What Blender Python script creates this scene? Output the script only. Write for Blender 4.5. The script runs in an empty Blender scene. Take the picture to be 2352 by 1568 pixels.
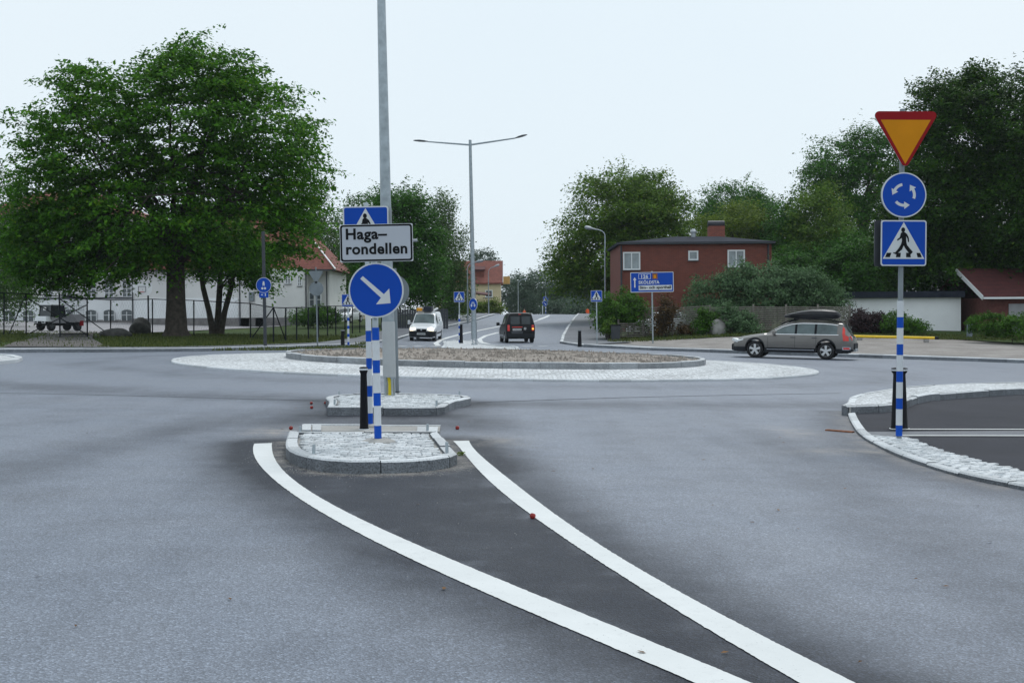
import bpy, bmesh, math, random
import numpy as np
from mathutils import Vector, Matrix

# ------------------------------------------------------------------ camera
scene = bpy.context.scene
F, W, H = 2900.0, 2351.0, 1568.0          # focal length and picture size in the pixels used for measuring
CH = 1.55
ROLL = math.radians(0.4); PITCH = math.radians(-1.185); SLOPE = 0.018 + math.tan(ROLL)
_c, _s, _cp, _sp = math.cos(ROLL), math.sin(ROLL), math.cos(PITCH), math.sin(PITCH)
cam_d = bpy.data.cameras.new('camera'); cam = bpy.data.objects.new('camera', cam_d)
scene.collection.objects.link(cam); scene.camera = cam
cam_d.sensor_fit = 'HORIZONTAL'; cam_d.sensor_width = 36.0; cam_d.lens = F / W * 36.0
cam_d.clip_start = 0.1; cam_d.clip_end = 5000
R_, U_, Fw_ = Vector((_c, _sp*_s, -_cp*_s)), Vector((_s, -_sp*_c, _cp*_c)), Vector((0, _cp, _sp))
m3 = Matrix((R_, U_, -Fw_)).transposed()
cam.matrix_world = Matrix.Translation((0, 0, CH)) @ m3.to_4x4()
# ------------------------------------------------------------------ sky, sun, exposure
SUN_EL, SUN_AZ = math.radians(56), math.radians(24)
world = bpy.data.worlds.new('World'); scene.world = world; world.use_nodes = True
wn = world.node_tree.nodes; wl = world.node_tree.links; wn.clear()
wo = wn.new('ShaderNodeOutputWorld'); bg = wn.new('ShaderNodeBackground'); sky = wn.new('ShaderNodeTexSky')
sky.sky_type = 'NISHITA'; sky.sun_disc = False; sky.sun_elevation = SUN_EL; sky.sun_rotation = SUN_AZ
sky.air_density = 1.0; sky.dust_density = 3.0
mx = wn.new('ShaderNodeMix'); mx.data_type = 'RGBA'; mx.inputs['Factor'].default_value = 0.93
tcw = wn.new('ShaderNodeTexCoord'); nzw = wn.new('ShaderNodeTexNoise'); nzw.inputs['Scale'].default_value = 2.2; nzw.inputs['Detail'].default_value = 3
rpw = wn.new('ShaderNodeValToRGB')      # thin overcast: a pale, almost even cloud layer
rpw.color_ramp.elements[0].position = 0.3; rpw.color_ramp.elements[0].color = (8.1, 9.2, 9.95, 1)
rpw.color_ramp.elements[1].position = 0.7; rpw.color_ramp.elements[1].color = (8.55, 9.5, 10.1, 1)
wl.new(tcw.outputs['Generated'], nzw.inputs['Vector']); wl.new(nzw.outputs['Fac'], rpw.inputs['Fac'])
wl.new(sky.outputs['Color'], mx.inputs['A']); wl.new(rpw.outputs['Color'], mx.inputs['B'])
wl.new(mx.outputs['Result'], bg.inputs['Color']); bg.inputs['Strength'].default_value = 0.1
wl.new(bg.outputs['Background'], wo.inputs['Surface'])
sun_d = bpy.data.lights.new('sun', 'SUN'); sun_d.energy = 1.4; sun_d.angle = math.radians(18); sun_d.color = (1.0, 0.97, 0.93)
sun = bpy.data.objects.new('sun', sun_d); scene.collection.objects.link(sun)
sdir = Vector((math.sin(SUN_AZ)*math.cos(SUN_EL), math.cos(SUN_AZ)*math.cos(SUN_EL), math.sin(SUN_EL)))
sun.rotation_euler = sdir.to_track_quat('Z', 'Y').to_euler(); sun.location = (0, -20, 60)
vs = scene.view_settings
vs.view_transform = 'Standard'; vs.look = 'None'; vs.exposure = 0.0; vs.gamma = 1.0; vs.use_curve_mapping = False
scene.cycles.max_bounces = 6; scene.cycles.transparent_max_bounces = 8

# ------------------------------------------------------------------ measuring helpers
def ray(px, py):
    x = (px - W/2)/F; y = -(py - H/2)/F
    xr = x*_c + y*_s; yr = -x*_s + y*_c
    return (xr, _cp - _sp*yr, _sp + _cp*yr)
def sst(a, b, v):
    t = min(max((v-a)/(b-a), 0.0), 1.0); return t*t*(3-2*t)
def lerp(a, b, t): return a + (b-a)*t
def interp(x, xs, ys): return float(np.interp(x, xs, ys))
RC = (-0.5, 39.6)                           # middle of the roundabout
def G(x, y):                                # height of the ground
    r = math.hypot(x-RC[0], y-RC[1])
    z = -SLOPE*max(-60.0, min(60.0, x))
    z -= 0.16*sst(10, 16, r)*sst(36, 46, y)*sst(6, -3, x)
    k = interp(x, [-25, -9, 8, 15], [0, .027, .027, .034])
    y0 = interp(x, [-8, 4, 13], [79, 79, 59])
    z += min(k*max(0.0, y-y0), 1.75 + interp(x, [10, 20], [0, .3]))
    z -= min(3.0, .03*max(0.0, y-152))
    return z
def hit(px, py, h=0.0):                     # the ground point (raised by h) seen at a pixel
    d = ray(px, py); t = 3.0
    f = lambda t: CH + d[2]*t - (G(d[0]*t, d[1]*t) + h)
    while f(t) > 0 and t < 260: t *= 1.01
    lo, hi = t/1.01, t
    for _ in range(24):
        m = (lo+hi)/2
        if f(m) > 0: lo = m
        else: hi = m
    return Vector((d[0]*hi, d[1]*hi, CH + d[2]*hi))
def at(px, py, depth):                      # the point at a given distance seen at a pixel
    d = ray(px, py); t = depth/d[1]
    return Vector((d[0]*t, depth, CH + d[2]*t))
def col(px, depth, h=0.0):                  # the ground point at a given distance in a picture column
    py = 760.0
    for _ in range(4):
        p = at(px, py, depth); g = G(p.x, p.y) + h
        py += (p.z - g)*F/depth
    p = at(px, py, depth); return Vector((p.x, p.y, G(p.x, p.y)+h))
def zm(ox, oy, s): return lambda x, y: ((ox + x/s)/1.4887, (oy + y/s)/1.4887)

# ------------------------------------------------------------------ materials
def nt(name):
    m = bpy.data.materials.new(name); m.use_nodes = True
    n = m.node_tree.nodes; l = m.node_tree.links
    return m, n, l, n['Principled BSDF']
def pm(name, colr, rough=.6, metal=0.0, var=.12, scale=3.0, bump=0.0, bscale=40.0, spec=.4, dark=None, detail=4.0, coat=0.0, emit=None, es=0.0):
    """principled material whose colour wanders with noise, with fine relief"""
    m, n, l, b = nt(name)
    tc = n.new('ShaderNodeTexCoord')
    nz = n.new('ShaderNodeTexNoise'); nz.inputs['Scale'].default_value = scale; nz.inputs['Detail'].default_value = detail
    l.new(tc.outputs['Object'], nz.inputs['Vector'])
    rp = n.new('ShaderNodeValToRGB')
    lo = dark if dark else tuple(c*(1-var) for c in colr)
    hi = tuple(min(1, c*(1+var)) for c in colr) if not dark else colr
    rp.color_ramp.elements[0].position = .3; rp.color_ramp.elements[0].color = (*lo, 1)
    rp.color_ramp.elements[1].position = .7; rp.color_ramp.elements[1].color = (*hi, 1)
    l.new(nz.outputs['Fac'], rp.inputs['Fac']); l.new(rp.outputs['Color'], b.inputs['Base Color'])
    b.inputs['Roughness'].default_value = rough; b.inputs['Metallic'].default_value = metal
    b.inputs['Specular IOR Level'].default_value = spec; b.inputs['Coat Weight'].default_value = coat
    if emit:
        b.inputs['Emission Color'].default_value = (*emit, 1); b.inputs['Emission Strength'].default_value = es
    if bump:
        n2 = n.new('ShaderNodeTexNoise'); n2.inputs['Scale'].default_value = bscale; n2.inputs['Detail'].default_value = 5
        bp = n.new('ShaderNodeBump'); bp.inputs['Strength'].default_value = bump; bp.inputs['Distance'].default_value = .02
        l.new(tc.outputs['Object'], n2.inputs['Vector']); l.new(n2.outputs['Fac'], bp.inputs['Height']); l.new(bp.outputs['Normal'], b.inputs['Normal'])
    return m
def math_n(n, l, op, a, b=None, c=None):
    x = n.new('ShaderNodeMath'); x.operation = op
    for i, v in enumerate((a, b, c)):
        if v is None: continue
        if isinstance(v, (int, float)): x.inputs[i].default_value = v
        else: l.new(v, x.inputs[i])
    return x.outputs[0]
def mixc(n, l, fac, a, b, mode='MIX'):
    x = n.new('ShaderNodeMix'); x.data_type = 'RGBA'; x.blend_type = mode
    for key, v in (('Factor', fac), ('A', a), ('B', b)):
        s_ = x.inputs[key]
        if isinstance(v, (int, float)): s_.default_value = v
        elif isinstance(v, tuple): s_.default_value = (*v, 1)
        else: l.new(v, s_)
    return x.outputs['Result']
def noise(n, l, vec, sc, det=4.0, rough=.5):
    x = n.new('ShaderNodeTexNoise'); x.inputs['Scale'].default_value = sc; x.inputs['Detail'].default_value = det; x.inputs['Roughness'].default_value = rough
    l.new(vec, x.inputs['Vector']); return x.outputs['Fac']
def ramp(n, l, fac, stops):
    r = n.new('ShaderNodeValToRGB'); e = r.color_ramp.elements
    while len(e) < len(stops): e.new(.5)
    for i, (p, c) in enumerate(stops): e[i].position = p; e[i].color = (*c, 1)
    l.new(fac, r.inputs['Fac']); return r.outputs['Color']
def asphalt(name, light, dark, attr=True, grain=1.0, rough=.55, spec=(.5, .14)):
    m, n, l, b = nt(name)
    tc = n.new('ShaderNodeTexCoord').outputs['Object']
    big = noise(n, l, tc, .35, 5, .6); mid = noise(n, l, tc, 1.7, 6, .65)
    if attr:
        a = n.new('ShaderNodeAttribute'); a.attribute_name = 'worn'; w = a.outputs['Fac']
        w = math_n(n, l, 'ADD', w, math_n(n, l, 'MULTIPLY', math_n(n, l, 'SUBTRACT', big, .5), .42))
    else: w = big
    mp = n.new('ShaderNodeMapping'); mp.inputs['Scale'].default_value = (1.6, .10, 1.0); l.new(tc, mp.inputs['Vector'])
    w = math_n(n, l, 'ADD', w, math_n(n, l, 'MULTIPLY', math_n(n, l, 'SUBTRACT', noise(n, l, mp.outputs[0], 1.0, 4, .6), .5),   .34 if attr else .0))   # wheel-worn streaks along the lanes
    w = math_n(n, l, 'ADD', w, math_n(n, l, 'MULTIPLY', math_n(n, l, 'SUBTRACT', mid, .5), .5))
    basec = ramp(n, l, w, [(.08, light), (.45, tuple(lerp(a_, b_, .5) for a_, b_ in zip(light, dark))), (.9, dark)])
    basec = mixc(n, l, math_n(n, l, 'MULTIPLY', noise(n, l, tc, .9, 3), .55), basec, mixc(n, l, 1.0, basec, (.86, .97, 1.1), 'MULTIPLY'))   # bluer where the binder shows
    v = n.new('ShaderNodeTexVoronoi'); v.inputs['Scale'].default_value = 105.0; l.new(tc, v.inputs['Vector'])   # aggregate stones
    sp = n.new('ShaderNodeSeparateColor'); l.new(v.outputs['Color'], sp.inputs['Color'])
    g = ramp(n, l, sp.outputs['Red'], [(.0, (.6,)*3), (.5, (.92,)*3), (.82, (1.15,)*3), (1., (1.75,)*3)])
    c2 = mixc(n, l, grain, basec, mixc(n, l, 1.0, basec, g, 'MULTIPLY'))
    if attr:                                             # pale dust swept against the kerbs
        d_ = n.new('ShaderNodeAttribute'); d_.attribute_name = 'dust'
        df = math_n(n, l, 'MULTIPLY', d_.outputs['Fac'], ramp(n, l, noise(n, l, tc, 3.5, 6, .7), [(.38, (0,)*3), (.62, (1,)*3)]))
        c2 = mixc(n, l, df, c2, (.30, .275, .25))
    l.new(c2, b.inputs['Base Color'])
    b.inputs['Roughness'].default_value = rough
    mr = n.new('ShaderNodeMapRange'); mr.inputs['To Min'].default_value = spec[0]; mr.inputs['To Max'].default_value = spec[1]; l.new(w, mr.inputs['Value']); l.new(mr.outputs[0], b.inputs['Specular IOR Level'])
    bp = n.new('ShaderNodeBump'); bp.inputs['Strength'].default_value = .6; bp.inputs['Distance'].default_value = .006
    l.new(v.outputs['Distance'], bp.inputs['Height']); l.new(bp.outputs['Normal'], b.inputs['Normal'])
    return m
def granite(name, colr, rough_face=False, dk=.42):
    m, n, l, b = nt(name)
    tc = n.new('ShaderNodeTexCoord').outputs['Object']
    oi = n.new('ShaderNodeObjectInfo').outputs['Random']
    sp = noise(n, l, tc, 55, 2); bl = noise(n, l, tc, 5, 4)
    c1 = ramp(n, l, sp, [(.32, tuple(x*dk for x in colr)), (.5, colr), (.7, tuple(min(1, x*1.12) for x in colr))])
    c2 = mixc(n, l, math_n(n, l, 'MULTIPLY', bl, 1.0 if rough_face else .4), c1, tuple(x*(.4 if rough_face else .68) for x in colr))
    gi = n.new('ShaderNodeNewGeometry').outputs['Random Per Island']
    var = math_n(n, l, 'ADD', .8, math_n(n, l, 'MULTIPLY', math_n(n, l, 'FRACT', math_n(n, l, 'ADD', oi, gi)), .34))
    hs = n.new('ShaderNodeHueSaturation'); l.new(var, hs.inputs['Value']); l.new(c2, hs.inputs['Color'])
    l.new(hs.outputs['Color'], b.inputs['Base Color']); b.inputs['Roughness'].default_value = .8; b.inputs['Specular IOR Level'].default_value = .25
    bp = n.new('ShaderNodeBump'); bp.inputs['Strength'].default_value = 1.0 if rough_face else .4; bp.inputs['Distance'].default_value = .06 if rough_face else .015
    l.new(noise(n, l, tc, 28, 5, .65), bp.inputs['Height']); l.new(bp.outputs['Normal'], b.inputs['Normal'])
    return m
def leafmat(name, c_dark, c_light, trans=.28, accent=None):
    m, n, l, b = nt(name)
    geo = n.new('ShaderNodeNewGeometry'); tc = n.new('ShaderNodeTexCoord').outputs['Object']
    f = math_n(n, l, 'ADD', math_n(n, l, 'MULTIPLY', geo.outputs['Random Per Island'], .55), math_n(n, l, 'MULTIPLY', noise(n, l, tc, .9, 4), .55))
    st = [(.2, c_dark), (.75, c_light)]
    if accent: st += [(.93, accent)]
    cc = ramp(n, l, f, st); l.new(cc, b.inputs['Base Color'])
    b.inputs['Roughness'].default_value = .6; b.inputs['Specular IOR Level'].default_value = .1
    tr = n.new('ShaderNodeBsdfTranslucent'); l.new(cc, tr.inputs['Color'])
    ms = n.new('ShaderNodeMixShader'); ms.inputs[0].default_value = trans
    out = n['Material Output']; l.new(b.outputs[0], ms.inputs[1]); l.new(tr.outputs[0], ms.inputs[2]); l.new(ms.outputs[0], out.inputs['Surface'])
    return m
def brickmat(name, c1, c2, mortar, scale=1.0):
    m, n, l, b = nt(name)
    tc = n.new('ShaderNodeTexCoord').outputs['Object']
    geo = n.new('ShaderNodeNewGeometry')
    sx = n.new('ShaderNodeSeparateXYZ'); l.new(tc, sx.inputs[0]); cb = n.new('ShaderNodeCombineXYZ')
    l.new(math_n(n, l, 'ADD', sx.outputs['X'], sx.outputs['Y']), cb.inputs['X']); l.new(sx.outputs['Z'], cb.inputs['Y'])
    t = n.new('ShaderNodeTexBrick'); l.new(cb.outputs[0], t.inputs['Vector']); t.inputs['Scale'].default_value = scale
    t.inputs['Color1'].default_value = (*c1, 1); t.inputs['Color2'].default_value = (*c2, 1); t.inputs['Mortar'].default_value = (*mortar, 1)
    t.inputs['Brick Width'].default_value = .25; t.inputs['Row Height'].default_value = .075; t.inputs['Mortar Size'].default_value = .01
    c = mixc(n, l, math_n(n, l, 'MULTIPLY', noise(n, l, tc, 1.4, 5), .45), t.outputs['Color'], tuple(x*.55 for x in c1))
    l.new(c, b.inputs['Base Color']); b.inputs['Roughness'].default_value = .85
    bp = n.new('ShaderNodeBump'); bp.inputs['Strength'].default_value = .4; bp.inputs['Distance'].default_value = .01; bp.invert = True
    l.new(t.outputs['Fac'], bp.inputs['Height']); l.new(bp.outputs['Normal'], b.inputs['Normal'])
    return m
def settmat(name, colr):
    m, n, l, b = nt(name)
    tc = n.new('ShaderNodeTexCoord').outputs['Object']
    v = n.new('ShaderNodeTexVoronoi'); v.feature = 'DISTANCE_TO_EDGE'; v.inputs['Scale'].default_value = 9.0; v.inputs['Randomness'].default_value = .55; l.new(tc, v.inputs['Vector'])
    v2 = n.new('ShaderNodeTexVoronoi'); v2.inputs['Scale'].default_value = 9.0; v2.inputs['Randomness'].default_value = .55; l.new(tc, v2.inputs['Vector'])
    sp = n.new('ShaderNodeSeparateColor'); l.new(v2.outputs['Color'], sp.inputs['Color'])
    c1 = ramp(n, l, sp.outputs['Red'], [(0., tuple(x*.72 for x in colr)), (1., tuple(min(1, x*1.15) for x in colr))])
    j = ramp(n, l, v.outputs['Distance'], [(.03, (.45,)*3), (.13, (1.,)*3)])
    c2 = mixc(n, l, 1.0, c1, j, 'MULTIPLY')
    c3 = mixc(n, l, math_n(n, l, 'MULTIPLY', noise(n, l, tc, .8, 5), .35), c2, tuple(x*.6 for x in colr))
    l.new(c3, b.inputs['Base Color']); b.inputs['Roughness'].default_value = .8; b.inputs['Specular IOR Level'].default_value = .2
    bp = n.new('ShaderNodeBump'); bp.inputs['Strength'].default_value = .5; bp.inputs['Distance'].default_value = .015
    l.new(v.outputs['Distance'], bp.inputs['Height']); l.new(bp.outputs['Normal'], b.inputs['Normal'])
    return m
def groundmix(name, stops, sc1=.6, sc2=8.0, bump=.6):
    m, n, l, b = nt(name)
    tc = n.new('ShaderNodeTexCoord').outputs['Object']
    f = math_n(n, l, 'ADD', math_n(n, l, 'MULTIPLY', noise(n, l, tc, sc1, 6, .6), .5), math_n(n, l, 'MULTIPLY', noise(n, l, tc, sc2, 5, .7), .5))
    l.new(ramp(n, l, f, stops), b.inputs['Base Color']); b.inputs['Roughness'].default_value = .9; b.inputs['Specular IOR Level'].default_value = .15
    bp = n.new('ShaderNodeBump'); bp.inputs['Strength'].default_value = bump; bp.inputs['Distance'].default_value = .08
    l.new(noise(n, l, tc, sc2*1.5, 5, .7), bp.inputs['Height']); l.new(bp.outputs['Normal'], b.inputs['Normal'])
    return m
def tilemat(name, colr):
    m, n, l, b = nt(name)
    tc = n.new('ShaderNodeTexCoord').outputs['Object']
    wv = n.new('ShaderNodeTexWave'); wv.bands_direction = 'Z'; wv.inputs['Scale'].default_value = 1.15; wv.wave_profile = 'SAW'; l.new(tc, wv.inputs['Vector'])
    c = ramp(n, l, noise(n, l, tc, 2.5, 5, .7), [(.3, tuple(x*.6 for x in colr)), (.7, tuple(x*1.2 for x in colr))])
    c = mixc(n, l, 1.0, c, ramp(n, l, wv.outputs['Fac'], [(.0, (.62,)*3), (.25, (1.,)*3)]), 'MULTIPLY')
    l.new(c, b.inputs['Base Color']); b.inputs['Roughness'].default_value = .85
    bp = n.new('ShaderNodeBump'); bp.inputs['Strength'].default_value = .6; bp.inputs['Distance'].default_value = .04
    l.new(wv.outputs['Fac'], bp.inputs['Height']); l.new(bp.outputs['Normal'], b.inputs['Normal'])
    return m
def paintmat(name):
    m, n, l, b = nt(name)
    tc = n.new('ShaderNodeTexCoord').outputs['Object']
    c = ramp(n, l, noise(n, l, tc, 1.3, 6, .7), [(.3, (.60, .625, .63)), (.7, (.68, .705, .71))])
    c = mixc(n, l, ramp(n, l, noise(n, l, tc, 70, 2), [(.70, (0,)*3), (.74, (.75,)*3)]), c, (.16, .17, .19))                       # pits where the asphalt shows
    c = mixc(n, l, math_n(n, l, 'MULTIPLY', ramp(n, l, noise(n, l, tc, 5, 6, .8), [(.56, (0,)*3), (.74, (1,)*3)]), .35), c, (.34, .35, .36))   # tyre grime
    l.new(c, b.inputs['Base Color']); b.inputs['Roughness'].default_value = .65; b.inputs['Specular IOR Level'].default_value = .25
    bp = n.new('ShaderNodeBump'); bp.inputs['Strength'].default_value = .25; bp.inputs['Distance'].default_value = .004
    l.new(noise(n, l, tc, 90, 3), bp.inputs['Height']); l.new(bp.outputs['Normal'], b.inputs['Normal'])
    return m
M = {}
M['road'] = asphalt('road_asphalt', (.168, .190, .232), (.021, .026, .038))
M['new_asphalt'] = asphalt('new_asphalt', (.040, .042, .054), (.018, .020, .028), False, .8, .75, (.2, .12))
M['path'] = asphalt('path_asphalt', (.17, .18, .2), (.08, .085, .1), False, .6)
M['yard'] = asphalt('yard_asphalt', (.33, .31, .31), (.22, .21, .22), False, .5)
M['grass'] = groundmix('grass', [(.3, (.018, .032, .009)), (.5, (.04, .07, .016)), (.72, (.085, .1, .03))], .5, 9.0)
M['gravel'] = groundmix('gravel', [(.28, (.17, .155, .145)), (.5, (.31, .29, .275)), (.72, (.49, .465, .445))], .7, 14.0, .8)
M['soil'] = groundmix('soil', [(.3, (.19, .16, .14)), (.5, (.36, .32, .285)), (.7, (.56, .51, .47))], 1.2, 9.0, 1.0)
M['sand'] = groundmix('sand', [(.3, (.26, .255, .245)), (.5, (.36, .355, .345)), (.7, (.46, .455, .44))], 2.0, 30.0, .3)
M['drive'] = groundmix('drive_gravel', [(.3, (.075, .07, .068)), (.5, (.12, .113, .11)), (.72, (.18, .17, .167))], .8, 12.0, .4)
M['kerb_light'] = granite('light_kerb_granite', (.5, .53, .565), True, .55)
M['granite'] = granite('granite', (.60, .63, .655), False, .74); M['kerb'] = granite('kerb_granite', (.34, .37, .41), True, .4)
M['setts'] = settmat('granite_setts', (.68, .71, .735))
M['paint'] = paintmat('line_paint')
M['blue'] = pm('sign_blue', (.003, .062, .40), .5, var=.06, scale=1.5, spec=.18); M['sblue'] = pm('band_blue', (.004, .075, .46), .5, var=.1, scale=4, spec=.2)
M['white'] = pm('sign_white', (.60, .63, .645), .45, var=.05); M['bwhite'] = pm('band_white', (.62, .65, .68), .5, var=.07)
M['plate_white'] = pm('plate_white', (.46, .49, .55), .4, var=.03)
M['red'] = pm('sign_red', (.27, .004, .009), .5, var=.08, spec=.18); M['yellow'] = pm('sign_yellow', (.62, .235, .002), .5, var=.06, spec=.18); M['black'] = pm('sign_black', (.008, .009, .011), .6, var=.1, spec=.15)
M['alu'] = pm('aluminium', (.36, .39, .42), .45, .7, var=.1, scale=8); M['galv'] = pm('galvanised_steel', (.33, .375, .405), .42, .75, var=.16, scale=9, bump=.05)
M['postgrey'] = pm('grey_post', (.2, .23, .25), .55, .1, var=.1, spec=.25)
M['darkgrey'] = pm('dark_grey_metal', (.05, .055, .065), .5, .2, var=.15); M['blackpl'] = pm('black_plastic', (.008, .009, .012), .65, var=.2, spec=.15)
M['fence'] = pm('fence_black', (.010, .013, .018), .6, .0, var=.2, spec=.15)
M['wallwhite'] = pm('white_render', (.80, .82, .84), .85, var=.05, scale=.7, bump=.1); M['wallgrey'] = pm('grey_render', (.68, .68, .675), .85, var=.07, scale=.5, bump=.1)
M['wallcream'] = pm('cream_render', (.62, .52, .33), .85, var=.06, scale=.6); M['plinth'] = pm('stone_plinth', (.2, .19, .19), .85, var=.2, scale=2, bump=.3, bscale=10)
M['brick'] = brickmat('red_brick', (.215, .052, .034), (.14, .034, .025), (.18, .09, .07)); M['brick2'] = brickmat('chimney_brick', (.30, .07, .045), (.2, .05, .035), (.25, .15, .12))
M['tile'] = tilemat('roof_tile', (.21, .065, .048)); M['tile2'] = tilemat('roof_tile_shaded', (.085, .018, .018)); M['roofdark'] = pm('dark_sheet_roof', (.022, .027, .04), .85, spec=.1, var=.2, scale=1.5)  # second tile: tree shade over the shed is put into its dark red
M['glass'] = pm('window_glass', (.06, .075, .085), .08, var=.35, scale=.8, spec=.8); M['glass_pale'] = pm('curtained_glass', (.24, .28, .30), .12, var=.3, scale=1.2, spec=.7)
M['frame'] = pm('white_frame', (.72, .74, .76), .5, var=.03); M['wood'] = pm('weathered_wood', (.19, .175, .155), .85, var=.3, scale=5, bump=.2)
M['woodred'] = pm('red_boards', (.13, .045, .04), .85, var=.25, scale=4); M['doorgrey'] = pm('garage_door', (.33, .33, .36), .6, var=.08)
M['gutter'] = pm('gutter', (.035, .04, .05), .5, var=.1)
M['bark'] = pm('bark', (.055, .046, .038), .95, var=.4, scale=5, bump=1.0, bscale=9); M['birchbark'] = pm('birch_bark', (.42, .42, .4), .9, var=.5, scale=4)
M['stone'] = pm('boulder', (.07, .07, .068), .9, var=.4, scale=3, bump=.8, bscale=6); M['stone_pale'] = pm('pale_boulder', (.3, .29, .28), .9, var=.2, scale=3, bump=.6, bscale=6)
M['apple'] = pm('apple_skin', (.26, .022, .018), .4, var=.3, scale=20); M['rust'] = pm('rust', (.22, .09, .045), .9, var=.4, scale=20)
M['pipe_yellow'] = pm('yellow_pipe', (.75, .5, .015), .5, var=.06); M['cable'] = pm('yellow_conduit', (.72, .55, .01), .4, var=.1)
M['orange'] = pm('orange_vest', (.8, .11, .02), .7, var=.15); M['skin'] = pm('skin', (.45, .27, .2), .6, var=.05); M['navy'] = pm('dark_trousers', (.02, .025, .04), .8, var=.1)
M['tyre'] = pm('tyre', (.014, .014, .016), .8, var=.2); M['rim'] = pm('alloy', (.55, .56, .57), .3, .8, var=.05); M['hubdark'] = pm('wheel_dark', (.02, .02, .022), .6)
M['volvo'] = pm('bronze_paint', (.15, .142, .134), .3, .5, var=.03, coat=.7); M['cladding'] = pm('cladding', (.016, .018, .022), .65, var=.1, spec=.2)
M['carglass'] = pm('car_glass', (.10, .13, .135), .12, var=.35, scale=1.5, spec=.3); M['carglass_dark'] = pm('dark_car_glass', (.035, .045, .05), .1, var=.2, scale=2, spec=.4)
M['chrome'] = pm('chrome', (.75, .76, .78), .15, .95, var=.02); M['lampred'] = pm('red_lens', (.62, .022, .014), .2, var=.1, spec=.7); M['lampwhite'] = pm('clear_lens', (.75, .76, .76), .12, var=.05, spec=.8)
M['whitepaint'] = pm('white_paint', (.70, .73, .76), .3, var=.03, coat=.5); M['blackpaint'] = pm('black_paint', (.005, .006, .008), .35, var=.1, coat=.08, spec=.2)
M['headlamp'] = pm('lit_headlamp', (.9, .85, .7), .3, emit=(1, .86, .6), es=1.6); M['indicator'] = pm('lit_indicator', (.9, .4, .05), .3, emit=(1, .42, .05), es=1.5)
M['beacon'] = pm('amber_beacon', (.8, .36, .02), .3, var=.1); M['plate'] = pm('number_plate', (.6, .61, .62), .5, var=.03); M['platetext'] = pm('plate_marks', (.03, .03, .04), .6)
M['ubody'] = pm('underbody', (.008, .008, .009), .9)
M['hooprim'] = pm('hoop_red', (.5, .05, .05), .5)
M['l_elm'] = leafmat('elm_leaves', (.016, .055, .008), (.095, .27, .018), .4, (.17, .25, .016))
M['l_dark'] = leafmat('dark_leaves', (.011, .040, .008), (.062, .185, .022), .32)
M['l_vdark'] = leafmat('very_dark_leaves', (.008, .028, .006), (.042, .115, .010), .28, (.10, .17, .012))
M['l_birch'] = leafmat('birch_leaves', (.022, .05, .016), (.09, .17, .045), .32)
M['l_mid'] = leafmat('mixed_leaves', (.026, .064, .011), (.125, .235, .028), .34, (.19, .2, .03))
M['l_far'] = leafmat('far_hazed_leaves', (.035, .065, .045), (.075, .12, .075), .25)  # distance haze partly put into these paler, bluer leaf colours
M['l_lime'] = leafmat('lime_leaves', (.05, .1, .012), (.16, .23, .03), .35)
M['l_grey'] = leafmat('grey_green_leaves', (.028, .064, .028), (.135, .235, .11), .3)
M['l_hedge'] = leafmat('hedge_leaves', (.018, .052, .008), (.08, .195, .02), .3)
M['l_red'] = leafmat('red_leaves', (.03, .022, .014), (.12, .075, .03), .25); M['l_purple'] = leafmat('purple_leaves', (.016, .010, .014), (.05, .028, .03), .2)
M['litter'] = leafmat('dead_leaves', (.05, .028, .014), (.2, .11, .05), .1)
M['blade'] = leafmat('grass_blades', (.03, .055, .012), (.11, .13, .04), .3)

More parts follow.
